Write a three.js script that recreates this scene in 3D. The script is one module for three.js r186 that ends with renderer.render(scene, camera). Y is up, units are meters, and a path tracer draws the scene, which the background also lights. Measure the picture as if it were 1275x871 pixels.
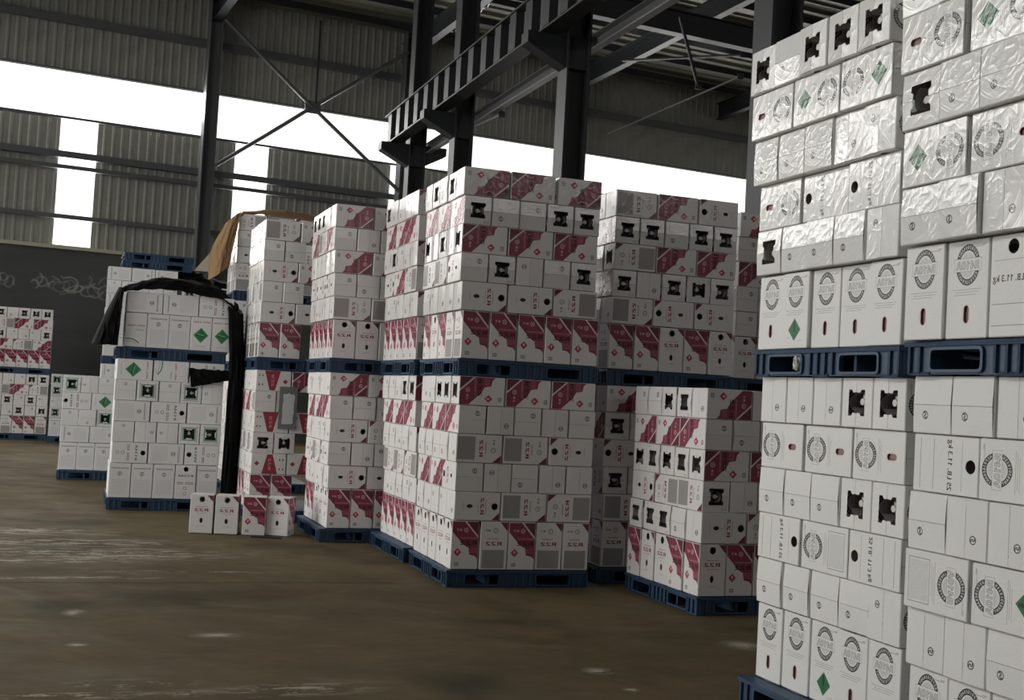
import * as THREE from 'three';
import { mergeGeometries } from 'three/addons/utils/BufferGeometryUtils.js';
import { RectAreaLightUniformsLib } from 'three/addons/lights/RectAreaLightUniformsLib.js';
import { createNoise3D } from 'simplex-noise';

// ------------------------------------------------------------------ camera, sky, light, exposure
const scene = new THREE.Scene();
const renderer = new THREE.WebGLRenderer({ antialias: true });
renderer.toneMapping = THREE.LinearToneMapping;
renderer.toneMappingExposure = 0.86;
renderer.shadowMap.enabled = true;
RectAreaLightUniformsLib.init();
const EYE = 1.5275;
const camera = new THREE.PerspectiveCamera(32.06, 1275 / 871, 0.1, 200);
camera.rotation.order = 'YXZ';
camera.position.set(0, EYE, 0);
camera.rotation.set(0.0388, 0, 0.0554);
scene.background = new THREE.Color(0.9, 0.93, 0.96);
const DAY = [1, 0.985, 0.95];          // overcast daylight behind the translucent sheets
const BAND_LIGHT = 15.5;                // radiance let in by the translucent bands
const UNSEEN_DOOR_LIGHT = 4.2;                // radiance of the unseen doorway that lights the left side
const PANEL_GLOW = 1.5;                // what the eye sees of a translucent sheet

// ------------------------------------------------------------------ helpers
let seed = 20240611;
const rnd = () => { seed = (seed + 0x6d2b79f5) | 0; let t = Math.imul(seed ^ (seed >>> 15), 1 | seed); t = (t + Math.imul(t ^ (t >>> 7), 61 | t)) ^ t; return ((t ^ (t >>> 14)) >>> 0) / 4294967296; };
const jit = (a) => (rnd() * 2 - 1) * a;
const noise3 = createNoise3D(rnd);
const used = {};
function numbered(n) { if (!(n in used)) { used[n] = 0; return n; } used[n]++; return n + '_' + String(used[n]).padStart(3, '0'); }
function shade(o) { o.traverse((m) => { if (m.isMesh) { m.castShadow = true; m.receiveShadow = true; } }); return o; }
function thing(name, label, category, group, parent = scene) {
  const g = new THREE.Group(); g.name = numbered(name); parent.add(g);
  g.userData = { label, category }; if (group) g.userData.group = group;
  return g;
}
function part(name, geo, mat, parent, pos, rot) {
  const m = new THREE.Mesh(geo, mat); m.name = name; parent.add(m);
  if (pos) m.position.set(...pos); if (rot) m.rotation.set(...rot);
  m.castShadow = m.receiveShadow = true; return m;
}
function struct(name) { const g = new THREE.Group(); g.name = numbered(name); g.userData = { kind: 'structure' }; scene.add(g); return g; }
const V = (x, y, z) => new THREE.Vector3(x, y, z);
function boxGeo(w, h, d, x = 0, y = 0, z = 0) { const g = new THREE.BoxGeometry(w, h, d); g.translate(x, y, z); return g; }
function merge(list) { return mergeGeometries(list.map((g) => (g.index ? g.toNonIndexed() : g)), false); }
function barBetween(a, b, r, sides = 8) {          // a straight round bar
  const d = b.clone().sub(a), g = new THREE.CylinderGeometry(r, r, d.length(), sides, 1);
  g.applyQuaternion(new THREE.Quaternion().setFromUnitVectors(V(0, 1, 0), d.clone().normalize()));
  const c = a.clone().add(b).multiplyScalar(0.5); g.translate(c.x, c.y, c.z); return g;
}
function std(color, roughness, o = {}) { return new THREE.MeshStandardMaterial({ color, roughness, metalness: 0, ...o }); }

// grey noise texture (bump / roughness)
function noiseTexture(n, fn) {
  const d = new Uint8Array(n * n * 4);
  for (let y = 0; y < n; y++) for (let x = 0; x < n; x++) { const v = Math.max(0, Math.min(255, fn(x / n, y / n) * 255)); const i = (y * n + x) * 4; d[i] = d[i + 1] = d[i + 2] = v; d[i + 3] = 255; }
  const t = new THREE.DataTexture(d, n, n); t.wrapS = t.wrapT = THREE.RepeatWrapping; t.magFilter = THREE.LinearFilter; t.needsUpdate = true; return t;
}
const tileNoise = (x, y, f, s) => { const a = x * Math.PI * 2, b = y * Math.PI * 2, R = f / 6.283; return noise3(Math.cos(a) * R + s * 7.3, Math.sin(a) * R + Math.cos(b) * R * 1.37, Math.sin(b) * R + s); };
const wrinkleTex = noiseTexture(512, (x, y) => {   // creases of stretch film
  const r = 1 - Math.abs(tileNoise(x + 0.06 * tileNoise(x, y, 5, 3), y * 1, 5, 1)), q = 1 - Math.abs(tileNoise(x, y, 15, 2));
  return 0.6 * r * r * r + 0.14 * q * q + 0.03 * (tileNoise(x, y, 40, 5) + 1);
});
wrinkleTex.channel = 1;
const boardTex = noiseTexture(256, (x, y) => 0.5 + 0.3 * tileNoise(x, y, 6, 11) + 0.15 * tileNoise(x, y, 30, 12));
boardTex.channel = 1;

// ------------------------------------------------------------------ the hall (frame of the rear wall)
const B = 0.46, nW = V(Math.sin(B), 0, Math.cos(B)), uW = V(Math.cos(B), 0, -Math.sin(B));
const D_BACK = -32, D_FRONT = 11, U_LEFT = -8.5, U_RIGHT = 33, EAVE = 11.4;
const hall = (u, y, d) => V(uW.x * u + nW.x * d, y, uW.z * u + nW.z * d);
function atHall(o, u, y, d, turn = 0) { o.position.copy(hall(u, y, d)); o.rotation.y = B + turn; return o; }

// floor colours come from one function of the place, so that the slabs join
const fb = (x, z, f, s) => noise3(x * f, z * f, s) * 0.55 + noise3(x * f * 2.1, z * f * 2.1, s + 9) * 0.3 + noise3(x * f * 4.3, z * f * 4.3, s + 17) * 0.15;
const SCUFFS = [[-4.5, -11.7, 0.6, 0.25], [-3.9, -11.1, 0.9, 0.22], [-3.65, -9.95, 0.7, 0.12], [-3.2, -10.4, 0.7, 0.16], [-3.45, -9.07, 0.45, 0.05], [-3.1, -9.2, 0.4, 0.05], [-2.5, -9.75, 0.5, 0.06], [-3.5, -10.5, 1.0, 0.3], [-1.8, -6.12, 0.22, 0.07], [-1.5, -6.0, 0.18, 0.05], [-2.1, -5.8, 0.4, 0.06], [-2.7, -7.85, 0.05, 0.08], [-2.36, -6.94, 0.04, 0.04], [1.61, -8.0, 0.09, 0.1], [0.59, -7.0, 0.06, 0.06], [0.74, -6.59, 0.03, 0.03], [-1.68, -7.4, 0.1, 0.05], [-1.0, -6.2, 0.3, 0.1]];
function floorColor(x, z, out) {
  const a = fb(x, z, 0.35, 1), b = fb(x * 0.8, z * 1.3, 1.3, 4), c = noise3(x * 6, z * 11, 7), g = noise3(x * 23, z * 23, 2);
  let v = 1 + 0.22 * a + 0.22 * b + 0.06 * c + 0.035 * g;
  let r = 0.124 * v, gg = 0.097 * v, bb = 0.052 * v;
  const damp = Math.max(0, fb(x + 40, z, 0.6, 21) - 0.18);        // dark oily patches
  r *= 1 - 0.8 * damp; gg *= 1 - 0.75 * damp; bb *= 1 - 0.65 * damp;
  const red = Math.max(0, fb(x, z + 30, 0.9, 31) - 0.25) * 0.05; r += red;
  let w = 0;                                                       // scraped whitish cement
  for (const [sx, sz, rx, rz] of SCUFFS) {
    const p = (x - sx) * 0.939 - (z - sz) * 0.343, t = (x - sx) * 0.343 + (z - sz) * 0.939, q = (p / rx) ** 2 + (t / rz) ** 2; if (q > 3) continue;
    const f = 0.55 * noise3(p * 2.2 + sx * 9, t * 9, 51) + 0.45 * noise3(p * 6, t * 26 + sz * 5, 5) + 0.25 * noise3(p * 25, t * 60, 8);
    w = Math.max(w, Math.max(0, Math.min(1, 4.5 * (f - 0.04 + (rx < 0.12 ? 0.5 : 0)))) * Math.exp(-q * 0.9) * 0.9);
  }
  // saw-cut joint across the concrete
  const jp = (x + 3.57) * 0.939 - (z + 8.79) * 0.343, jt = (x + 3.57) * 0.343 + (z + 8.79) * 0.939 + 0.012 * noise3(jp * 2, 0, 3);
  if (Math.abs(jt) < 0.022 && jp > -3 && jp < 2.9) { r *= 0.55; gg *= 0.55; bb *= 0.55; }
  w += Math.max(0, fb(x * 0.6, z * 1.6, 1.1, 61) - 0.42) * 0.25;
  w = Math.min(0.95, w);
  out[0] = r + (0.5 - r) * w; out[1] = gg + (0.46 - gg) * w; out[2] = bb + (0.38 - bb) * w;
}
const toS = (c) => 255 * Math.max(0, Math.min(1, c <= 0.0031308 ? c * 12.92 : 1.055 * Math.pow(c, 1 / 2.4) - 0.055));
function floorTex(x0, z0, w, d, n) {
  const px = new Uint8Array(n * n * 4), o = [0, 0, 0];
  for (let j = 0; j < n; j++) for (let i = 0; i < n; i++) { floorColor(x0 + (i + 0.5) / n * w, z0 + (j + 0.5) / n * d, o); const k = (j * n + i) * 4; px[k] = toS(o[0]); px[k + 1] = toS(o[1]); px[k + 2] = toS(o[2]); px[k + 3] = 255; }
  const t = new THREE.DataTexture(px, n, n); t.colorSpace = THREE.SRGBColorSpace; t.magFilter = THREE.LinearFilter; t.needsUpdate = true; return t;
}
const floorRough = noiseTexture(512, (x, y) => 0.84 + 0.12 * tileNoise(x, y, 5, 33) + 0.06 * tileNoise(x, y, 17, 34));
{
  const floor = struct('floor');
  const slab = (x0, z0, w, d, n) => {
    const g = new THREE.BoxGeometry(w, 0.2, d), p = g.attributes.position, uv = g.attributes.uv;
    for (let i = 0; i < p.count; i++) uv.setXY(i, p.getX(i) / w + 0.5, p.getZ(i) / d + 0.5);
    const rr = floorRough.clone(); rr.repeat.set(w / 3, d / 3); rr.needsUpdate = true;
    const bp = boardTex.clone(); bp.channel = 0; bp.repeat.set(w / 1.5, d / 1.5); bp.needsUpdate = true;
    const m = new THREE.MeshPhysicalMaterial({ specularIntensity: 0.3, map: floorTex(x0, z0, w, d, n), roughness: 0.95, roughnessMap: rr, bumpMap: bp, bumpScale: 0.0015 });
    part('floor_slab', g, m, floor, [x0 + w / 2, -0.1, z0 + d / 2]);
  };
  slab(-5, -14, 10, 14, 1792); slab(-19, -14, 14, 14, 384); slab(5, -14, 20, 14, 256);
  slab(-19, -28, 24, 14, 1024); slab(5, -28, 20, 14, 256); slab(-30, -58, 72, 30, 512);
  slab(-30, 0, 55, 20, 256); slab(-30, -28, 11, 28, 128); slab(25, -28, 17, 28, 128);
}

// steel and cladding materials
const patch = (n, base, amp, f) => { const c = new THREE.Color(base); const d = new Uint8Array(n * n * 4); for (let y = 0; y < n; y++) for (let x = 0; x < n; x++) { const v = 1 + amp * (0.6 * tileNoise(x / n, y / n, f, 3) + 0.4 * tileNoise(x / n, y / n, f * 5, 6)); const i = (y * n + x) * 4; d[i] = toS(c.r * v); d[i + 1] = toS(c.g * v); d[i + 2] = toS(c.b * v); d[i + 3] = 255; } const t = new THREE.DataTexture(d, n, n); t.colorSpace = THREE.SRGBColorSpace; t.wrapS = t.wrapT = THREE.RepeatWrapping; t.magFilter = THREE.LinearFilter; t.needsUpdate = true; return t; };
const claddingMat = new THREE.MeshStandardMaterial({ map: patch(256, 0x84847d, 0.12, 4), roughness: 0.6, metalness: 0.1, side: THREE.DoubleSide });
const roofMat = new THREE.MeshStandardMaterial({ map: patch(256, 0x5c5d50, 0.14, 4), roughness: 0.55, metalness: 0.1, side: THREE.DoubleSide });
const darkSteel = new THREE.MeshStandardMaterial({ map: patch(128, 0x2a2c2f, 0.2, 5), roughness: 0.55, metalness: 0.1 });
const steelMat = new THREE.MeshStandardMaterial({ map: patch(256, 0x27292c, 0.2, 5), roughness: 0.5, metalness: 0.2 });
const wallSteel = new THREE.MeshStandardMaterial({ map: patch(128, 0x56575a, 0.15, 5), roughness: 0.55, metalness: 0.1 });
const greySteel = new THREE.MeshStandardMaterial({ map: patch(128, 0x77787a, 0.15, 5), roughness: 0.5, metalness: 0.2 });
const plasterMat = std(0xffffff, 0.9);
const trimMat = std(0xa8a794, 0.6);
const glowMat = new THREE.MeshStandardMaterial({ color: 0xe8eae6, roughness: 0.7, emissive: new THREE.Color(...DAY), emissiveIntensity: PANEL_GLOW });
const unseenDoorGlow = new THREE.MeshStandardMaterial({ color: 0xe8eae6, roughness: 0.9, emissive: new THREE.Color(...DAY), emissiveIntensity: PANEL_GLOW });

function corrugated(width, height, pitch = 0.2, depth = 0.02) {   // trapezoid sheet in the xy plane, ribs towards +z
  const n = Math.round(width / pitch), pos = [], uv = [];
  const prof = [];
  for (let i = 0; i < n; i++) { const x = -width / 2 + i * width / n, w = width / n; prof.push([x, 0], [x + w * 0.55, 0], [x + w * 0.68, depth], [x + w * 0.87, depth]); }
  prof.push([width / 2, 0]);
  for (let i = 0; i + 1 < prof.length; i++) {
    const [x0, z0] = prof[i], [x1, z1] = prof[i + 1];
    pos.push(x0, 0, z0, x1, 0, z1, x1, height, z1, x0, 0, z0, x1, height, z1, x0, height, z0);
    uv.push(x0, 0, x1, 0, x1, height, x0, 0, x1, height, x0, height);
  }
  for (let i = 0; i < uv.length; i++) uv[i] /= 3;
  const g = new THREE.BufferGeometry(); g.setAttribute('position', new THREE.Float32BufferAttribute(pos, 3)); g.setAttribute('uv', new THREE.Float32BufferAttribute(uv, 2)); g.computeVertexNormals(); return g;
}
const BASE_TOP = 4.586, BAND0 = 7.855, BAND1 = 9.015, STRIP_W = 0.89, STRIP_PITCH = 4.37, STRIP_U = 3.03;
const sheetLow = corrugated((STRIP_PITCH - STRIP_W) / 4, BAND0 - BASE_TOP), sheetHigh = corrugated(STRIP_PITCH / 4, EAVE + 0.4 - BAND1);
function areaLight(name, w, h, power, pos, target) {
  const l = new THREE.RectAreaLight(new THREE.Color(...DAY), power, w, h); l.name = name; l.position.copy(pos); l.lookAt(target); scene.add(l); return l;
}
// plaster of the base wall, with the pale scrawl of old adhesive on it
function plasterTex() {
  const c = document.createElement('canvas'); c.width = 2048; c.height = 256; const g = c.getContext('2d');
  g.fillStyle = 'rgb(72,74,72)'; g.fillRect(0, 0, 2048, 256);
  for (let i = 0; i < 2600; i++) { const v = 66 + rnd() * 18 | 0; g.fillStyle = `rgba(${v},${v + 2},${v},0.25)`; g.beginPath(); g.ellipse(rnd() * 2048, rnd() * 256, 4 + rnd() * 60, 2 + rnd() * 14, 0, 0, 7); g.fill(); }
  return [c, g];
}
const wallU = (u) => (u - U_LEFT) / (U_RIGHT - U_LEFT) * 2048, wallY = (y) => 256 * (1 - y / BASE_TOP);
{
  const wall = struct('wall_back'), W = U_RIGHT - U_LEFT;
  const [c, g] = plasterTex();
  g.lineCap = 'round';
  for (const [u0, u1, y0, n] of [[1.3, 2.35, 3.78, 8], [2.6, 4.55, 3.72, 26]]) for (let k = 0; k < n; k++) {
    const u = u0 + (u1 - u0) * (k + rnd()) / n, y = y0 + jit(0.16), len = 0.12 + rnd() * 0.35;
    g.strokeStyle = `rgba(150,150,146,${0.35 + rnd() * 0.5})`; g.lineWidth = 1 + rnd() * 1.4;
    g.beginPath(); g.ellipse(wallU(u), wallY(y), len * 0.5 * 2048 / W, (0.06 + rnd() * 0.12) * 256 / BASE_TOP, jit(0.5), rnd() * 6, rnd() * 6 + 2.5); g.stroke();
  }
  const t = new THREE.CanvasTexture(c); t.colorSpace = THREE.SRGBColorSpace;
  const pm = plasterMat.clone(); pm.map = t;
  const base = boxGeo(W, BASE_TOP, 0.3); part('plaster_base', base, pm, wall, [(U_LEFT + U_RIGHT) / 2, BASE_TOP / 2, -0.15]);
  part('sill_flashing', boxGeo(W, 0.09, 0.18), trimMat, wall, [(U_LEFT + U_RIGHT) / 2, BASE_TOP + 0.035, 0.02]);
  // cladding below and above the translucent band
  for (let k = -3; k < 7; k++) {
    const u0 = STRIP_U + k * STRIP_PITCH;
    if (u0 > U_RIGHT || u0 + STRIP_PITCH < U_LEFT) continue;
    for (let i = 0; i < 4; i++) { const w = (STRIP_PITCH - STRIP_W) / 4; part('cladding_sheet', sheetLow, claddingMat, wall, [u0 + STRIP_W + w * (i + 0.5), BASE_TOP, -0.06]); }
    for (let i = 0; i < 4; i++) part('cladding_sheet', sheetHigh, claddingMat, wall, [u0 + STRIP_PITCH / 4 * (i + 0.5), BAND1, -0.06]);
  }
  const girt = (y, h, dd) => part('girt', boxGeo(W, h, dd), wallSteel, wall, [(U_LEFT + U_RIGHT) / 2, y, dd / 2 + 0.03]);
  girt(6.91, 0.16, 0.18); girt(6.60, 0.1, 0.18); girt(5.37, 0.11, 0.16); girt(10.27, 0.18, 0.16);
  girt(BAND0 - 0.02, 0.06, 0.1); girt(BAND1 + 0.02, 0.05, 0.06);
  atHall(wall, 0, 0, D_BACK);
  // the translucent band and the upright strips: lit windows
  const win = struct('window_1'); atHall(win, 0, 0, D_BACK);
  const wp = 1.3;
  for (let u = U_LEFT; u < U_RIGHT - 0.1; u += wp) part('pane', boxGeo(wp - 0.004, BAND1 - BAND0, 0.02), glowMat, win, [u + wp / 2, (BAND0 + BAND1) / 2, -0.07]);
  areaLight('window_band_light', W, BAND1 - BAND0, BAND_LIGHT, hall((U_LEFT + U_RIGHT) / 2, (BAND0 + BAND1) / 2, D_BACK - 0.02), hall((U_LEFT + U_RIGHT) / 2, (BAND0 + BAND1) / 2 - 11, 0));
  let n = 2;
  for (let k = -3; k < 7; k++) {
    const u = STRIP_U + k * STRIP_PITCH + STRIP_W / 2; if (u < U_LEFT + 0.5 || u > U_RIGHT - 0.5) continue;
    const s = struct('window_' + n++); atHall(s, 0, 0, D_BACK);
    part('pane', boxGeo(STRIP_W, BAND0 - BASE_TOP - 0.05, 0.02), glowMat, s, [u, (BAND0 + BASE_TOP) / 2 + 0.02, -0.07]);
    areaLight('window_strip_light', STRIP_W, BAND0 - BASE_TOP - 0.1, BAND_LIGHT, hall(u, (BAND0 + BASE_TOP) / 2, D_BACK - 0.02), hall(u, (BAND0 + BASE_TOP) / 2, 0));
  }
}
// side walls and the wall behind the camera: the same make, out of view; bands placed to light the stacks
function plainWall(name, length, mid, turn, unseenBandPower, door, band = [-length / 2, length / 2]) {
  const w = struct(name); w.position.copy(mid); w.rotation.y = B + turn;
  const dir = V(Math.sin(B + turn), 0, Math.cos(B + turn)), along = V(Math.cos(B + turn), 0, -Math.sin(B + turn));
  const [c] = plasterTex(), t = new THREE.CanvasTexture(c); t.colorSpace = THREE.SRGBColorSpace; const pm = plasterMat.clone(); pm.map = t;
  const L2 = length / 2;
  const seg = (a, b, y0, y1, m, nm) => part(nm, boxGeo(b - a, y1 - y0, 0.25), m, w, [(a + b) / 2, (y0 + y1) / 2, -0.125]);
  const doors = door ? [door] : [];
  let x = -L2;
  for (const [a, b] of doors) { seg(x, a, 0, BASE_TOP, pm, 'plaster_base'); x = b; }
  seg(x, L2, 0, BASE_TOP, pm, 'plaster_base');
  seg(-L2, L2, BASE_TOP + (door ? door[2] - BASE_TOP : 0), BAND0, claddingMat, 'cladding_sheet');
  if (door) { seg(-L2, door[0], BASE_TOP, door[2], claddingMat, 'cladding_sheet'); seg(door[1], L2, BASE_TOP, door[2], claddingMat, 'cladding_sheet'); }
  seg(-L2, L2, BAND1, EAVE + 1.6, claddingMat, 'cladding_sheet');
  if (band[0] > -L2 + 0.1) seg(-L2, band[0], BAND0, BAND1, claddingMat, 'cladding_sheet');
  if (band[1] < L2 - 0.1) seg(band[1], L2, BAND0, BAND1, claddingMat, 'cladding_sheet');
  if (!unseenBandPower) return;
  const bl = band[1] - band[0], bc = (band[0] + band[1]) / 2;
  part('pane', boxGeo(bl, BAND1 - BAND0, 0.02), glowMat, w, [bc, (BAND0 + BAND1) / 2, -0.05]);
  const c0 = mid.clone().addScaledVector(along, bc); c0.y = (BAND0 + BAND1) / 2;
  areaLight('window_band_light', bl, BAND1 - BAND0, unseenBandPower, c0, c0.clone().add(dir).setY(c0.y - 0.35));  // unseen window band, sized and placed to light the stack faces
  if (door) {
    const [a, b, h] = door, dc = mid.clone().addScaledVector(along, (a + b) / 2); dc.y = h / 2;
    part('unseen_doorway', boxGeo(b - a, h, 0.02), unseenDoorGlow, w, [(a + b) / 2, h / 2, -0.2]);  // doorway out of view, placed to light the left stacks and floor
    areaLight('unseen_doorway_light', b - a, h, UNSEEN_DOOR_LIGHT, dc, dc.clone().add(dir));
  }
}
// unseen ledges on the side walls, placed to shade the upper walls and roof
for (const [y, w, l, right] of [[5.35, 1.7, 'steel gangway out of view on the left wall, shading above the doorway', 0], [9.1, 1.9, 'steel gangway out of view on the left wall, shading the upper hall', 0], [9.1, 1.9, 'steel gangway out of view on the right wall, shading the upper hall', 1]]) {
  const o = thing('unseen_wall_ledge', l, 'ledge'), L = D_FRONT - D_BACK - 0.4; atHall(o, right ? U_RIGHT - 0.02 : U_LEFT + 0.02, y, (D_BACK + D_FRONT) / 2, right ? Math.PI : 0);
  part('deck', boxGeo(w, 0.06, L, w / 2, 0.03, 0), greySteel, o); part('edge_beam', boxGeo(0.1, 0.3, L, w - 0.05, -0.02, 0), greySteel, o);
  for (let d = -L / 2 + 1; d < L / 2; d += 5.4) part('bracket', barBetween(V(0.02, -0.9, d), V(w - 0.1, 0, d), 0.05), greySteel, o);
}
const midD = (D_BACK + D_FRONT) / 2, midU = (U_LEFT + U_RIGHT) / 2;
plainWall('wall_left', D_FRONT - D_BACK, hall(U_LEFT, 0, midD), Math.PI / 2, BAND_LIGHT, [-1.5, 9.5, 5.2], [-10, 21.5]);
plainWall('wall_right', D_FRONT - D_BACK, hall(U_RIGHT, 0, midD), -Math.PI / 2, BAND_LIGHT * 0.35);
plainWall('wall_front', U_RIGHT - U_LEFT, hall(midU, 0, D_FRONT), Math.PI, BAND_LIGHT * 0.18);  // right and front bands are unseen, placed to light camera-facing carton sides

// roof: ribbed sheets rising from the rear wall, translucent strips, rafters and purlins
{
  const roof = struct('ceiling'), rise = 0.055, len = D_FRONT - D_BACK + 0.6, slope = Math.atan(rise), half = (D_FRONT - D_BACK) / 2;
  atHall(roof, 0, 0, 0);
  const yAt = (d) => EAVE + 0.25 + rise * Math.min(d - D_BACK, D_FRONT - d);
  // ribs run along the rear wall, 0.42 m apart; each sheet spans one bay
  for (let u = U_LEFT; u < U_RIGHT; u += 5.4) for (let k = 0; k < 4; k++) {
    const d0 = D_BACK - 0.3 + k * len / 4, m = Math.round(len / 4 / 0.42), prof = [], pos = [], uv = [], u1 = Math.min(u + 5.38, U_RIGHT + 0.3);
    for (let i = 0; i <= m; i++) { const d = d0 + i * len / 4 / m, y = yAt(d); prof.push([d, y]); if (i < m) prof.push([d + 0.25, yAt(d + 0.25)], [d + 0.29, yAt(d + 0.29) - 0.05], [d + 0.37, yAt(d + 0.37) - 0.05]); }
    for (let i = 0; i + 1 < prof.length; i++) { const [p, y] = prof[i], [q, z] = prof[i + 1]; pos.push(u, y, p, u1, z, q, u1, y, p, u, y, p, u, z, q, u1, z, q); for (const [a, b] of [[u, p], [u1, q], [u1, p], [u, p], [u, q], [u1, q]]) uv.push(a / 3, b / 3); }
    const g = new THREE.BufferGeometry(); g.setAttribute('position', new THREE.Float32BufferAttribute(pos, 3)); g.setAttribute('uv', new THREE.Float32BufferAttribute(uv, 2)); g.computeVertexNormals();
    part('roof_sheet', g, roofMat, roof);
  }
  part('roof_board', boxGeo(U_RIGHT - U_LEFT + 1, 0.06, D_FRONT - D_BACK + 1), roofMat, roof, [midU, EAVE + 1.75, midD]);
  for (const u of [1.17, 6.57, 11.97, 17.37, 22.77, 28.17]) for (const s of [0, 1]) {
    const g = merge([boxGeo(0.012, 0.5, half), boxGeo(0.22, 0.016, half, 0, 0.25), boxGeo(0.22, 0.016, half, 0, -0.25)]);
    const dc = s ? D_FRONT - half / 2 : D_BACK + half / 2;
    part('rafter', g, steelMat, roof, [u, yAt(dc) - 0.62, dc], [s ? slope : -slope, 0, 0]);
  }
  for (let d = D_BACK + 0.9; d < D_FRONT; d += 1.5) part('purlin', boxGeo(U_RIGHT - U_LEFT, 0.18, 0.07), steelMat, roof, [midU, yAt(d) - 0.2, d]);
}
// translucent roof lights: short bright sheets between purlins
{
  let n = 20;
  for (const [u, w] of [[16.95, 1.0], [18.3, 1.15], [19.75, 1.0]]) {
    const s = struct('window_' + n++); atHall(s, u, EAVE + 0.25 + 0.055 * (-27.35 - D_BACK) - 0.08, -27.35);
    for (let i = 0; i < 3; i++) part('pane', boxGeo(w, 0.015, 0.13), glowMat, s, [0, i * 0.022, i * 0.42 - 0.42]);
  }
}
// rear wall columns and their cross bracing
function hColumn(name, label, h, w = 0.42, t = 0.03, steelMat = wallSteel) {
  const c = thing(name, label, 'column');
  part('flange', boxGeo(t, h, w), steelMat, c, [-w / 2 + t / 2, h / 2, 0]); part('flange', boxGeo(t, h, w), steelMat, c, [w / 2 - t / 2, h / 2, 0]);
  part('web', boxGeo(w - 2 * t, h, 0.02), steelMat, c, [0, h / 2, 0]);
  part('base_plate', boxGeo(w + 0.14, 0.03, w + 0.14), steelMat, c, [0, 0.015, 0]);
  return c;
}
[[6.57, 'wind column on the rear wall at the near end of the cross bracing'], [11.97, 'wind column on the rear wall behind the farthest crane column'], [17.37, 'wind column on the rear wall behind the red-banded stacks']].forEach(([u, l]) => {
  const c = hColumn('wall_column', 'dark steel ' + l, EAVE + 0.1, 0.34); atHall(c, u, 0, D_BACK + 0.45);
});
{
  const br = thing('cross_brace', 'dark steel X brace between two rear wall columns across the bright band', 'brace');
  atHall(br, 0, 0, D_BACK + 0.62);
  const P = (u, y) => V(u, y, 0), c = P(9.22, 8.95);
  for (const [u, y] of [[6.66, 10.95], [6.75, 7.05], [11.85, 10.9], [11.85, 6.99]]) part('brace_bar', barBetween(P(u, y), c, 0.055, 8), wallSteel, br);
  part('gusset_plate', boxGeo(0.42, 0.34, 0.03), wallSteel, br, [9.22, 8.95, 0]);
  part('hanger', barBetween(P(9.3, 8.95), P(9.3, 11.3), 0.035, 8), steelMat, br);
}
// crane line: columns, corbels, runway girder
const CA = 0.343, vC = V(-Math.sin(CA), 0, -Math.cos(CA)), uC = V(Math.cos(CA), 0, -Math.sin(CA));
const craneBase = V(0.73, 0, -19);
const crane = (t, off = 0, y = 0) => craneBase.clone().addScaledVector(vC, t).addScaledVector(uC, off).setY(y);
[[9.55, 'farthest crane column'], [5.95, 'middle crane column behind the front stack'], [0, 'broad crane column rising behind the front stack'], [-6.0, 'crane column at the top beside the emblem stack']].forEach(([t, l], i) => {
  const c = hColumn('crane_column', 'dark steel ' + l + ' carrying the runway girder', EAVE + (i ? 0.8 : 0.4), 0.39, 0.035, darkSteel);
  c.position.copy(crane(t)); c.rotation.y = CA;
  const s = new THREE.Shape([new THREE.Vector2(0.2, 7.2), new THREE.Vector2(-0.85, 7.2), new THREE.Vector2(-0.85, 7.02), new THREE.Vector2(-0.2, 6.7), new THREE.Vector2(0.2, 6.7)]);
  const g = new THREE.ExtrudeGeometry(s, { depth: 0.3, bevelEnabled: false }); g.translate(0, 0, -0.15);
  part('corbel', g, steelMat, c);
  const s2 = new THREE.Shape([new THREE.Vector2(0.2, 7.2), new THREE.Vector2(0.7, 7.2), new THREE.Vector2(0.7, 7.02), new THREE.Vector2(0.2, 6.75)]);
  if (i < 1) { const g2 = new THREE.ExtrudeGeometry(s2, { depth: 0.3, bevelEnabled: false }); g2.translate(0, 0, -0.15); part('corbel', g2, steelMat, c); }
});
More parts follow.
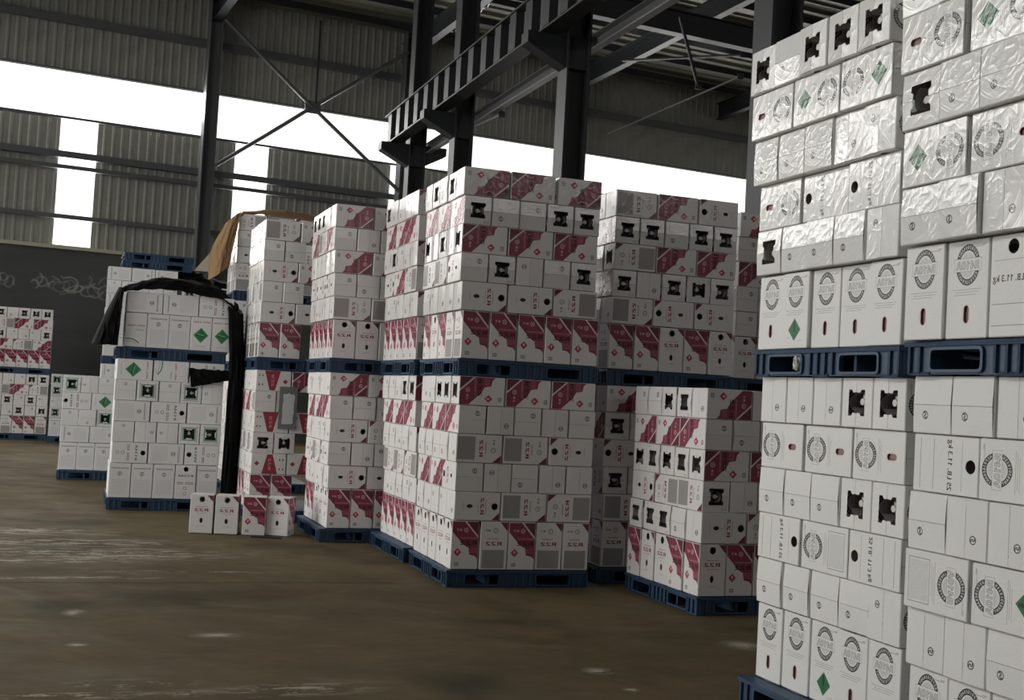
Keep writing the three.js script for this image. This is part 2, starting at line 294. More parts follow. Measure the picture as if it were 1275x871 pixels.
{
  const g = thing('crane_girder', 'long dark steel crane runway girder with pale web panels between stiffeners', 'girder');
  g.position.copy(crane(10.0, -0.5, 7.22)); g.rotation.y = CA;                  // runs towards +z
  const L = 22, H = 0.66;
  part('web', boxGeo(0.016, H, L), greySteel, g, [0, H / 2, L / 2]);
  part('top_flange', boxGeo(0.34, 0.03, L), steelMat, g, [0, H, L / 2]); part('bottom_flange', boxGeo(0.3, 0.03, L), steelMat, g, [0, 0.0, L / 2]);
  part('crane_rail', boxGeo(0.07, 0.09, L), steelMat, g, [0, H + 0.06, L / 2]);
  const st = boxGeo(0.3, H - 0.05, 0.3);
  for (let z = 0.25; z < L; z += 0.76) part('stiffener', st, steelMat, g, [0, H / 2, z + 0.2]);
  const w2 = thing('walkway_beam', 'grey steel channel running beside the crane runway girder', 'beam');
  w2.position.copy(crane(9.7, 0.32, 7.05)); w2.rotation.y = CA;
  part('channel_web', boxGeo(0.02, 0.22, 21), greySteel, w2, [0, 0.1, 10.5]); part('channel_flange', boxGeo(0.12, 0.02, 21), greySteel, w2, [-0.06, 0, 10.5]); part('channel_flange', boxGeo(0.12, 0.02, 21), greySteel, w2, [-0.06, 0.21, 10.5]);
  const tb = thing('tie_beam', 'dark deep steel tie beam under the roof beside the emblem stack', 'beam');
  atHall(tb, 15.5, 9.98, -22.4); part('web', boxGeo(9, 0.5, 0.02), steelMat, tb); for (const y of [-0.25, 0.25]) part('flange', boxGeo(9, 0.02, 0.26), steelMat, tb, [0, y, 0]);
}
[['long pale steel brace rod slanting up toward the emblem stack', V(1.87, 7.51, -27), V(4.24, 8.15, -24), 0.022], ['short steel strut hanging steeply below the roof', V(3.1, 9.6, -25), V(3.55, 8.17, -25), 0.035],
  ['short pale rod sticking out beside the middle crane column', V(-0.98, 6.92, -24.3), V(-0.45, 7.03, -23.6), 0.03],
  ['thin dark tie rod just under the ribbed roof', V(2.35, 10.04, -30), V(4.8, 9.47, -27), 0.03]].forEach(([l, a, b, r], i) => {
  const o = thing('brace_rod', l, 'rod'); o.position.copy(a); const d = b.clone().sub(a);
  part('rod', barBetween(V(0, 0, 0), d, r), i % 2 ? steelMat : greySteel, o); part('end_plate', boxGeo(0.12, 0.12, 0.04), steelMat, o, [d.x, d.y, d.z]);
});

// ------------------------------------------------------------------ printed carton sheets (atlases)
// The lettering in the photograph is mirrored, so it is drawn mirrored here.
const SW = 100, SH = 167;                                    // a side is drawn 100 wide, 167 tall
function sheet(scale, draw) {
  const c = document.createElement('canvas'); c.width = 4 * SW * scale; c.height = (SH + SW) * scale;
  const g = c.getContext('2d'); g.scale(scale, scale); g.fillStyle = draw.paper; g.fillRect(0, 0, 400, 300);
  draw.sides.forEach((f, i) => { g.save(); g.translate(i * SW, 0); g.beginPath(); g.rect(0, 0, SW, SH); g.clip(); f(g); g.restore(); });
  draw.ends.forEach((f, i) => { g.save(); g.translate(i * SW, SH); g.beginPath(); g.rect(0, 0, SW, SW); g.clip(); f(g); g.restore(); });
  const t = new THREE.CanvasTexture(c); t.colorSpace = THREE.SRGBColorSpace; t.magFilter = THREE.LinearFilter; return t;
}
function mtext(g, s, x, y, w, size, color, font = 'bold') {  // mirrored text centred on x, stretched to the width w
  g.save(); g.translate(x, y); g.font = `${font} ${size}px sans-serif`; const m = g.measureText(s).width; g.scale(-w / m, 1); g.fillStyle = color; g.textAlign = 'center'; g.textBaseline = 'middle'; g.fillText(s, 0, 0); g.restore();
}
const poly = (g, color, ...p) => { g.fillStyle = color; g.beginPath(); for (let i = 0; i < p.length; i += 2) g.lineTo(p[i], p[i + 1]); g.closePath(); g.fill(); };
const rule = (g, x0, x1, y, color = '#777', w = 0.6) => { g.strokeStyle = color; g.lineWidth = w; g.beginPath(); g.moveTo(x0, y); g.lineTo(x1, y); g.stroke(); };
const ring = (g, x, y, r, color, w = 1.4) => { g.strokeStyle = color; g.lineWidth = w; g.beginPath(); g.arc(x, y, r, 0, 7); g.stroke(); };
function fine(g, x0, y0, x1, y1, step, color) { for (let y = y0; y < y1; y += step) { g.fillStyle = color; for (let x = x0; x < x1;) { const w = 1 + rnd() * 5; g.fillRect(x, y, Math.min(w, x1 - x), step * 0.45); x += w + 0.8; } } }
function diamond(g, x, y, r, color, ink) {
  poly(g, color, x, y - r, x + r * 0.95, y, x, y + r, x - r * 0.95, y);
  g.strokeStyle = ink; g.lineWidth = r * 0.05; g.beginPath(); g.moveTo(x, y - r * 0.86); g.lineTo(x + r * 0.8, y); g.lineTo(x, y + r * 0.86); g.lineTo(x - r * 0.8, y); g.closePath(); g.stroke();
}
function emblemDot(g, x, y, r, color) { ring(g, x, y, r, color, r * 0.28); g.strokeStyle = color; g.lineWidth = r * 0.3; g.beginPath(); g.arc(x + r * 0.15, y - r * 0.25, r * 0.4, 2, 5.6); g.stroke(); g.beginPath(); g.arc(x - r * 0.15, y + r * 0.25, r * 0.4, -1.2, 2.6); g.stroke(); }

// black and white emblem cartons: P slot, T weight, D diamond, I information
function roundel(g) {
  const x = 50, y = 42; g.save(); g.translate(x, y); g.scale(1, 1.24);
  g.strokeStyle = '#1d1d1f'; g.lineWidth = 8.5; g.beginPath(); g.arc(0, 0, 24, 0, 7); g.stroke();
  for (const sgn of [-1, 1]) { const s = 'REFRIGERANT'; for (let i = 0; i < s.length; i++) { const a = (i - 5) * 0.205; g.save(); g.rotate(sgn < 0 ? -a : Math.PI + a + Math.PI); if (sgn > 0) { g.rotate(0); g.translate(0, 24); } else g.translate(0, -24); g.scale(-1, 1); g.font = 'bold 6.6px sans-serif'; g.textAlign = 'center'; g.textBaseline = 'middle'; g.fillStyle = '#d8d8d6'; g.fillText(s[i], 0, 0.3); g.restore(); } }
  g.strokeStyle = '#9a9a9a'; g.lineWidth = 0.6; for (let k = -15; k <= 15; k += 2.2) { const h = Math.sqrt(Math.max(0, 17 * 17 - k * k)); g.beginPath(); g.moveTo(k, -h); g.lineTo(k, h); g.stroke(); }
  g.restore();
  g.fillStyle = '#e4e4e2'; g.fillRect(18, 31, 64, 22); g.strokeStyle = '#a9a9a8'; g.lineWidth = 0.8; g.strokeRect(18, 31, 64, 22);
  g.save(); g.translate(50, 42.5); g.font = 'bold 19px sans-serif'; g.scale(-56 / g.measureText('R410A').width, 1); g.textAlign = 'center'; g.textBaseline = 'middle'; g.strokeStyle = '#8d8d8d'; g.lineWidth = 1.1; g.strokeText('R410A', 0, 0); g.restore();
  rule(g, 14, 84, 84, '#8a8a8a', 0.7); rule(g, 22, 80, 88.5, '#8a8a8a', 0.7); rule(g, 18, 72, 93, '#8a8a8a', 0.7);
  rule(g, 66, 90, 12, '#9c9c9c', 1.2); rule(g, 82, 92, 9.5, '#9c9c9c', 1.4);
}
const emblemTex = sheet(3.6, { paper: '#e4e4e2', sides: [
  (g) => { roundel(g); g.strokeStyle = '#e8bdb9'; g.lineWidth = 1.4; g.beginPath(); g.ellipse(50, 126, 8.2, 15.6, 0, 0, 7); g.stroke(); },
  (g) => { rule(g, 7, 93, 41, '#8b8b8b', 0.8); mtext(g, '25 LB. 11.3 kg', 50, 71, 88, 15, '#1c1c1e'); rule(g, 6, 95, 113, '#6f6f6f', 1); rule(g, 6, 95, 148, '#6f6f6f', 1); },
  (g) => { roundel(g); diamond(g, 50, 126, 25, '#1f6a3f', '#2b7a4b'); poly(g, '#14301f', 46, 108, 52, 106, 53, 130, 47, 132); rule(g, 44, 56, 137, '#14301f', 1.2); rule(g, 60, 82, 150, '#9a9a9a', 0.7); rule(g, 20, 32, 144, '#69a37f', 0.8); },
  (g) => { roundel(g); g.strokeStyle = '#777'; g.lineWidth = 1; g.strokeRect(12, 99, 76, 56); fine(g, 16, 103, 84, 152, 2.2, '#c3c3c1'); },
], ends: [(g) => { emblemDot(g, 67, 68, 6.5, '#3c3c3e'); }, () => {}, (g) => { emblemDot(g, 30, 30, 6.5, '#4a4a4c'); }, () => {}] });

// red cartons: A banner, B hand hole, C grey text block, V old trapezoid
const RED = '#86364a', RED2 = '#682a3a', INK = '#2a1518';
function wheel(g, x, y, r, c) { ring(g, x, y, r, c, r * 0.35); g.fillStyle = c; g.beginPath(); g.arc(x, y, r * 0.35, 0, 7); g.fill(); }
const redTex = sheet(2.4, { paper: '#dfdcdb', sides: [
  (g) => {
    poly(g, RED, 0, 0, 100, 0, 100, 132, 88, 120, 68, 116, 64, 92, 52, 86, 30, 66, 0, 34);
    poly(g, RED2, 52, 0, 100, 0, 100, 52); poly(g, '#e2cfd0', 45, 0, 53, 0, 100, 53, 100, 61);
    mtext(g, 'RT', 28, 31, 22, 11, '#d9aeb3'); wheel(g, 53, 31, 7, '#dcc0c0');
    fine(g, 32, 56, 96, 62, 3.2, '#cf9aa2');
    mtext(g, 'R22', 64, 75, 66, 19, INK); fine(g, 68, 92, 96, 112, 4, '#b8707e');
    diamond(g, 24, 108, 15, '#b03048', '#d9a0a8'); poly(g, '#e8d6d6', 24, 99, 28, 106, 25, 112, 20, 108);
    g.fillStyle = '#77706f'; g.fillRect(15, 143, 15, 12); g.fillStyle = '#dfdcdb'; g.fillRect(18, 145, 3, 8); g.fillRect(24, 145, 3, 8);
  },
  (g) => { poly(g, RED2, 70, 0, 100, 0, 100, 32); rule(g, 26, 76, 52, '#a8606c', 1.4); mtext(g, 'R22', 50, 66, 64, 17, '#8a2c40'); rule(g, 30, 72, 80, '#a8606c', 1); rule(g, 50, 50.6, 90, '#a8606c', 14); fine(g, 34, 134, 66, 137, 2.5, '#b5b0af'); },
  (g) => { poly(g, RED2, 70, 0, 100, 0, 100, 35); mtext(g, 'RT', 26, 31, 22, 10, '#6d6563'); ring(g, 55, 31, 8, '#6d7c70', 2.4); mtext(g, 'R', 55, 31, 5, 8, '#6d7c70'); fine(g, 26, 57, 66, 62, 3, '#8c5d63'); mtext(g, 'R22', 50, 76, 64, 18, '#7c2638'); g.fillStyle = '#a19e9c'; g.fillRect(8, 98, 82, 64); fine(g, 10, 100, 88, 161, 3.1, '#8b8886'); },
  (g) => { poly(g, '#96303f', 96, 40, 100, 40, 100, 116, 4, 92, 4, 66); mtext(g, 'R22', 52, 79, 60, 18, '#c98f93'); for (const x of [25, 70]) for (const y of [12, 28]) { g.fillStyle = '#4a3c3c'; g.fillRect(x, y, 9, 5); } diamond(g, 48, 140, 13, '#9e3038', '#d8a49a'); },
], ends: [(g) => { emblemDot(g, 68, 72, 8, '#5a5556'); }, (g) => { g.strokeStyle = '#c6bfbe'; g.lineWidth = 1; g.strokeRect(21, 21, 58, 58); fine(g, 8, 88, 30, 93, 3, '#a29a98'); }, (g) => { emblemDot(g, 30, 26, 8, '#5a5556'); }, () => {}] });

// green cartons: X grey lines, Z hand hole, Y green diamond, S green swoosh
const greenTex = sheet(2, { paper: '#dedede', sides: [
  (g) => { mtext(g, 'REFRIGERANT', 50, 24, 82, 10, '#6a6a70'); emblemDot(g, 50, 50, 9, '#6a6d74'); fine(g, 14, 78, 86, 150, 6, '#c9c9cb'); },
  (g) => { mtext(g, 'R134A', 50, 52, 78, 15, '#565a6a'); fine(g, 10, 84, 40, 92, 7, '#7c4a4c'); fine(g, 50, 84, 90, 92, 7, '#7c4a4c'); ring(g, 50, 114, 7, '#8a8a8e', 3); ring(g, 50, 140, 7, '#9a9a9e', 3); },
  (g) => { mtext(g, 'HFC-134a', 50, 24, 84, 12, '#a84a48'); diamond(g, 50, 90, 38, '#2d7a4a', '#4c9468'); poly(g, '#1c3a2a', 30, 84, 68, 94, 68, 99, 30, 89); poly(g, '#bcd0c2', 32, 82, 66, 91, 66, 93, 32, 85); fine(g, 24, 142, 76, 150, 4, '#b5b5b5'); },
  (g) => { mtext(g, 'HFC-134a', 50, 62, 84, 12, '#a84a48'); g.strokeStyle = '#3b7c52'; g.lineWidth = 5; g.beginPath(); g.ellipse(22, 152, 46, 24, 0.1, 3.4, 6.0); g.stroke(); g.strokeStyle = '#8ab59a'; g.lineWidth = 3; g.beginPath(); g.ellipse(22, 158, 38, 18, 0.1, 3.4, 6.0); g.stroke(); fine(g, 50, 80, 88, 88, 4, '#8c8c90'); },
], ends: [(g) => { emblemDot(g, 50, 80, 7, '#8a8a90'); }, (g) => { g.strokeStyle = '#5e8a70'; g.lineWidth = 5; g.strokeRect(20, 20, 60, 60); rule(g, 10, 90, 12, '#5e8a70', 2.5); rule(g, 10, 90, 88, '#5e8a70', 2.5); }, (g) => { fine(g, 20, 40, 80, 46, 4, '#d0c8c6'); }, () => {}] });

function cartonMats(tex) {
  const mk = (o) => new THREE.MeshPhysicalMaterial({ map: tex, side: THREE.DoubleSide, metalness: 0, ...o });
  return { matte: mk({ roughness: 0.55, bumpMap: boardTex, bumpScale: 0.0015 }), film: mk({ roughness: 0.16, ior: 1.75, bumpMap: wrinkleTex, bumpScale: 0.0008 }) };
}
const KINDS = {
  emblem: { w: 0.2362, L: 0.392, mats: cartonMats(emblemTex), sides: 'PTDI', holes: { P: ['slot'], T: ['hand'] } },
  red: { w: 0.230, L: 0.392, mats: cartonMats(redTex), sides: 'ABCV', holes: { B: ['hand', 'oval'] } },
  green: { w: 0.238, L: 0.40, mats: cartonMats(greenTex), sides: 'XZYS', holes: { Z: ['hand'] } },
};
const HOLES = { slot: [0.5, 126 / SH, 0.015, 0.034], hand: [0.5, 20 / SH, 0.028, 0.028], oval: [0.5, 112 / SH, 0.016, 0.026] };
function ellipsePts(cx, cy, rx, ry, n) { const p = []; for (let i = 0; i < n; i++) { const a = i / n * Math.PI * 2; p.push(new THREE.Vector2(cx + Math.cos(a) * rx, cy + Math.sin(a) * ry)); } return p; }
function stadiumPts(cx, cy, rx, ry) { const p = []; for (let i = 0; i <= 6; i++) { const a = i / 6 * Math.PI; p.push(new THREE.Vector2(cx + Math.cos(a) * rx, cy + ry - rx + Math.sin(a) * rx)); } for (let i = 0; i <= 6; i++) { const a = Math.PI + i / 6 * Math.PI; p.push(new THREE.Vector2(cx + Math.cos(a) * rx, cy - ry + rx + Math.sin(a) * rx)); } return p; }
const geoCache = new Map();
// sides: four letters for the faces towards +z, +x, -z, -x; ends: 'e' emblem or 'w' window at +y, always emblem at -y
function cartonGeometry(kind, sides, top) {
  const key = kind + sides + top; if (geoCache.has(key)) return geoCache.get(key);
  const K = KINDS[kind], w = K.w, h = w / 2, bulge = 0.005, L = K.L - 2 * bulge, H = L / 2, b = 0.004;
  const pos = [], uv = [], uv1 = [];
  const AW = 400, AH = 267;
  const push = (p, a, m) => { pos.push(p.x, p.y, p.z); uv.push(a[0] / AW, 1 - a[1] / AH); uv1.push(m[0], m[1]); };
  const blank = [397, 263];
  const tri = (p, q, r, a, m) => { const n = q.clone().sub(p).cross(r.clone().sub(p)), c = p.clone().add(q).add(r); const f = n.dot(c) < 0; const o = f ? [p, r, q] : [p, q, r]; const aa = f ? [a[0], a[2], a[1]] : a, mm = f ? [m[0], m[2], m[1]] : m; for (let i = 0; i < 3; i++) push(o[i], aa[i], mm[i]); };
  const b3 = [blank, blank, blank];
  const m2 = (p) => [p.x * 2.1 + p.z * 1.3, p.y * 2.1 + p.z * 0.9];
  for (let k = 0; k < 4; k++) {
    const a = k * Math.PI / 2, n = V(Math.sin(a), 0, Math.cos(a)), r = V(Math.cos(a), 0, -Math.sin(a));
    const letter = sides[k], cell = K.sides.indexOf(letter) * SW;
    const s = new THREE.Shape([[-h + b, -H + b], [h - b, -H + b], [h - b, H - b], [-h + b, H - b]].map((q) => new THREE.Vector2(...q)));
    const rims = [];
    for (const name of K.holes[letter] || []) { const [fx, fy, rx, ry] = HOLES[name]; const cx = (fx - 0.5) * w, cy = (0.5 - fy) * L; const pts = name === 'slot' ? stadiumPts(cx, cy, rx, ry) : ellipsePts(cx, cy, rx, ry, 16); s.holes.push(new THREE.Path(pts)); rims.push(pts); }
    const sg = new THREE.ShapeGeometry(s), ix = sg.index.array, sp = sg.attributes.position;
    const P = (x, y, d = 0) => V(n.x * (h - d) + r.x * x, y, n.z * (h - d) + r.z * x);
    const U = (x, y) => [cell + (x / w + 0.5) * SW, (0.5 - y / L) * SH];
    for (let i = 0; i < ix.length; i += 3) { const q = [0, 1, 2].map((j) => [sp.getX(ix[i + j]), sp.getY(ix[i + j])]); tri(...q.map(([x, y]) => P(x, y)), q.map(([x, y]) => U(x, y)), q.map(([x, y]) => [x * 2.2 + k * 0.37, y * 2.2])); }
    for (const pts of rims) for (let i = 0; i < pts.length; i++) { const p = pts[i], q = pts[(i + 1) % pts.length]; const A = P(p.x, p.y), Bq = P(q.x, q.y), C = P(q.x, q.y, 0.004), D = P(p.x, p.y, 0.004); tri(A, Bq, C, b3, [m2(A), m2(Bq), m2(C)]); tri(A, C, D, b3, [m2(A), m2(C), m2(D)]); }
  }
  // ends: two flaps that meet in a raised seam
  for (const e of [1, -1]) {
    const win = e > 0 && top === 'w', cell = e > 0 ? (win ? 100 : 200) : 0;
    for (const f of [1, -1]) {
      const y = (s) => e * (H + bulge * (1 - Math.abs(s) / h)), g0 = 0.0008 * f, W = h - b, D = f * (h - b);
      const q = 0.062, iw = 0.047, ih = 0.026;                 // window: an I-shaped cut-out across both flaps
      const pts = win ? [[-W, g0], [-q + 0.012, g0], [-iw, 0.026 * f], [-q, 0.036 * f], [-q, q * f], [q, q * f], [q, 0.036 * f], [iw, 0.026 * f], [q - 0.012, g0], [W, g0], [W, D], [-W, D]] : [[-W, g0], [W, g0], [W, D], [-W, D]];
      const sh = new THREE.Shape(pts.map((p) => new THREE.Vector2(...p))), sg = new THREE.ShapeGeometry(sh), ix = sg.index.array, sp = sg.attributes.position;
      for (let i = 0; i < ix.length; i += 3) { const t = [0, 1, 2].map((j) => [sp.getX(ix[i + j]), sp.getY(ix[i + j])]); tri(...t.map(([x, z]) => V(x, y(z), z)), t.map(([x, z]) => [cell + (0.5 - e * x / w) * SW, SH + (0.5 + z / w) * SW]), t.map(([x, z]) => [x * 2.2 + 0.2 * e, z * 2.2 + 0.6])); }
    }
  }
  // chamfered edges and corners
  const hs = [h, H, h];
  const pt = (ax, sa, cb, sb, cc, vc) => { const v = [0, 0, 0]; v[ax] = sa * hs[ax]; v[cb] = sb * (hs[cb] - b); v[cc] = vc; return V(...v); };
  for (const [ax, bx, cx] of [[0, 1, 2], [1, 2, 0], [0, 2, 1]]) for (const sa of [1, -1]) for (const sb of [1, -1]) {
    const c = hs[cx] - b, A = pt(ax, sa, bx, sb, cx, -c), Bq = pt(ax, sa, bx, sb, cx, c), C = pt(bx, sb, ax, sa, cx, c), D = pt(bx, sb, ax, sa, cx, -c);
    tri(A, Bq, C, b3, [m2(A), m2(Bq), m2(C)]); tri(A, C, D, b3, [m2(A), m2(C), m2(D)]);
  }
  for (const sx of [1, -1]) for (const sy of [1, -1]) for (const sz of [1, -1]) { const A = V(sx * h, sy * (H - b), sz * (h - b)), Bq = V(sx * (h - b), sy * H, sz * (h - b)), C = V(sx * (h - b), sy * (H - b), sz * h); tri(A, Bq, C, b3, [m2(A), m2(Bq), m2(C)]); }
  const g = new THREE.BufferGeometry();
  g.setAttribute('position', new THREE.Float32BufferAttribute(pos, 3)); g.setAttribute('uv', new THREE.Float32BufferAttribute(uv, 2)); g.setAttribute('uv1', new THREE.Float32BufferAttribute(uv1, 2));
  g.computeVertexNormals(); geoCache.set(key, g); return g;
}
// the gas cylinder inside a carton: body, dome, collar handles and a capped valve
function cylinderGeo(R, L) {
  const pts = [[0.0, -L / 2 + 0.02], [R * 0.8, -L / 2 + 0.02], [R, -L / 2 + 0.06], [R, L / 2 - 0.15], [R * 0.93, L / 2 - 0.12], [R * 0.7, L / 2 - 0.098], [R * 0.3, L / 2 - 0.09], [0, L / 2 - 0.089]].map((p) => new THREE.Vector2(...p));
  return new THREE.LatheGeometry(pts, 14);
}
function handleGeo(R, L) {                                   // one of two upright carrying handles round the valve
  const list = [];
  for (const k of [0.52, 0.49]) { const c = new THREE.CylinderGeometry(R * k, R * (k + 0.06), 0.075, 8, 1, true, 0.4, 1.9); c.translate(0, L / 2 - 0.055, 0); list.push(c); }
  return merge(list);
}
const valveGeo = merge([new THREE.CylinderGeometry(0.011, 0.013, 0.03, 8).translate(0, 0, 0), boxGeo(0.036, 0.014, 0.014, 0.014, 0.004, 0), new THREE.CylinderGeometry(0.017, 0.017, 0.008, 8).translate(0, 0.016, 0)]);
const collarMat = std(0xb4b3b0, 0.5, { side: THREE.DoubleSide });
const cylGeo = {}, colGeo = {}, cylMat = { emblem: std(0x8a6a6a, 0.45, { side: THREE.DoubleSide }), red: std(0x3d4440, 0.45, { side: THREE.DoubleSide }), green: std(0x36554a, 0.45, { side: THREE.DoubleSide }) };
for (const k in KINDS) { const R = KINDS[k].w / 2 - (k === 'emblem' ? 0.008 : 0.02); cylGeo[k] = cylinderGeo(R, KINDS[k].L); colGeo[k] = handleGeo(R, KINDS[k].L); }
const valveMat = std(0xd8d6d2, 0.5);
// finished cartons by kind, faces, end and wrapping: the first of each is built, the others are clones of it
const protos = new Map(), NAMES = { emblem: 'emblem_carton', red: 'red_print_carton', green: 'green_print_carton' };
function carton(kind, sides, top, film) {
  const key = [kind, sides, top, film].join();
  if (!protos.has(key)) {
    const o = new THREE.Group(), K = KINDS[kind];
    part('shell', cartonGeometry(kind, sides, top), K.mats[film ? 'film' : 'matte'], o);
    if (top === 'w' || /[PBTZ]/.test(sides[0] + sides[3])) {
      const c = part('gas_cylinder', cylGeo[kind], cylMat[kind], o);
      if (top === 'w') { for (const a of [0, Math.PI]) part('handle', colGeo[kind], collarMat, c, null, [0, a, 0]); part('valve', valveGeo, valveMat, c, [0.006, K.L / 2 - 0.055, 0]); }
    }
    protos.set(key, o);
  }
  const o = protos.get(key).clone(), q = 0.978 + 0.017 * rnd(); o.scale.set(q, 1, q); o.name = numbered(NAMES[kind]); return o;
}

// ------------------------------------------------------------------ pallets
const palletBlue = std(0x25435f, 0.5, { bumpMap: (() => { const t = boardTex.clone(); t.channel = 0; return t; })(), bumpScale: 0.002 });
function roundedRect(x, y, w, h, r) { const s = new THREE.Path(); s.moveTo(x - w / 2 + r, y - h / 2); s.lineTo(x + w / 2 - r, y - h / 2); s.quadraticCurveTo(x + w / 2, y - h / 2, x + w / 2, y - h / 2 + r); s.lineTo(x + w / 2, y + h / 2 - r); s.quadraticCurveTo(x + w / 2, y + h / 2, x + w / 2 - r, y + h / 2); s.lineTo(x - w / 2 + r, y + h / 2); s.quadraticCurveTo(x - w / 2, y + h / 2, x - w / 2, y + h / 2 - r); s.lineTo(x - w / 2, y - h / 2 + r); s.quadraticCurveTo(x - w / 2, y - h / 2, x - w / 2 + r, y - h / 2); return s; }
const palletProtos = {};
function palletProto(size, mat, key) {
  if (palletProtos[key]) return palletProtos[key];
  const o = new THREE.Group(), Hp = 0.136, S = size, hx = [-S * 0.25, S * 0.25], hw = S * 0.235, hh = 0.078;
  part('top_deck', boxGeo(S, 0.02, S, 0, Hp - 0.01, 0), mat, o);
  part('bottom_deck', merge([-1, 0, 1].map((k) => boxGeo(S - 0.02, 0.014, 0.13, 0, 0.007, k * (S / 2 - 0.085)))), mat, o);
  part('inner_web', merge([boxGeo(S - 0.08, Hp - 0.036, 0.02, 0, Hp / 2 - 0.002, 0.24), boxGeo(0.02, Hp - 0.036, S - 0.08, -0.24, Hp / 2 - 0.002, 0)]), mat, o);
  for (const x of [-1, 0, 1]) for (const z of [-1, 0, 1]) part('block', boxGeo(0.13, Hp - 0.034, 0.13, x * (S / 2 - 0.1), Hp / 2, z * (S / 2 - 0.1)), mat, o);
  const s = new THREE.Shape([[-S / 2 + 0.01, 0.004], [S / 2 - 0.01, 0.004], [S / 2 - 0.01, Hp - 0.018], [-S / 2 + 0.01, Hp - 0.018]].map((p) => new THREE.Vector2(...p)));
  for (const x of hx) s.holes.push(roundedRect(x, 0.062, hw, hh, 0.018));
  const panel = new THREE.ExtrudeGeometry(s, { depth: 0.014, bevelEnabled: false, curveSegments: 4 }); panel.translate(0, 0, S / 2 - 0.03);
  const fs = new THREE.Shape(roundedRect(0, 0, hw + 0.026, hh + 0.024, 0.026).getPoints(4)); fs.holes.push(roundedRect(0, 0, hw, hh, 0.018));
  const frame = new THREE.ExtrudeGeometry(fs, { depth: 0.02, bevelEnabled: false, curveSegments: 4 });
  const ribX = []; for (let x = -S / 2 + 0.03; x < S / 2; x += 0.062) if (hx.every((c) => Math.abs(x - c) > hw / 2 + 0.03)) ribX.push(x);
  const rib = boxGeo(0.014, Hp - 0.03, 0.018, 0, Hp / 2 - 0.006, S / 2 - 0.012);
  for (let k = 0; k < 4; k++) {
    const p = part('side_panel', panel, mat, o); p.rotation.y = k * Math.PI / 2;
    if (k === 0 || k === 3) { for (const x of hx) part('fork_opening_frame', frame, mat, p, [x, 0.062, S / 2 - 0.024]); for (const x of ribX) part('rib', rib, mat, p, [x, 0, 0]); }
  }
  return (palletProtos[key] = o);
}
function pallet(size, label, group) {
  const o = palletProto(size, palletBlue, size.toFixed(2)).clone(); o.name = numbered('plastic_pallet'); o.userData = { label, category: 'pallet' }; if (group) o.userData.group = group; scene.add(o); return o;
}

// ------------------------------------------------------------------ stacks
// stack frame: x' along the face that looks at the camera, y up, z' towards the viewer; the other seen face looks to -x'
const ORD = ['corner', 'second', 'third', 'fourth', 'fifth', 'sixth'], LAYER = ['bottom', 'second', 'third', 'fourth', 'fifth', 'top'];
const LOOK = { A: 'red-banner', B: 'hand-hole', C: 'grey-text', V: 'red-trapezoid', P: 'roundel-and-slot', T: 'weight-text', D: 'green-diamond', I: 'framed-text', X: 'grey-lined', Z: 'hand-hole', Y: 'green-diamond', S: 'green-swoosh', e: 'plain-ended', w: 'open-ended' };
const placed = [];                                  // red cartons wait here until the largest three hundred are known
const PV = new THREE.Matrix4();
camera.aspect = 1275 / 871; camera.updateProjectionMatrix(); camera.updateMatrixWorld(); PV.multiplyMatrices(camera.projectionMatrix, camera.matrixWorldInverse.copy(camera.matrixWorld).invert());
const q0 = new THREE.Quaternion(), qX = (a) => new THREE.Quaternion().setFromAxisAngle(V(1, 0, 0), a), qY = (a) => new THREE.Quaternion().setFromAxisAngle(V(0, 1, 0), a), qZ = (a) => new THREE.Quaternion().setFromAxisAngle(V(0, 0, 1), a);
const HALF = Math.PI / 2;
const FILL = { emblem: 'PTDT', red: 'ABCB', green: 'XZYZ' };
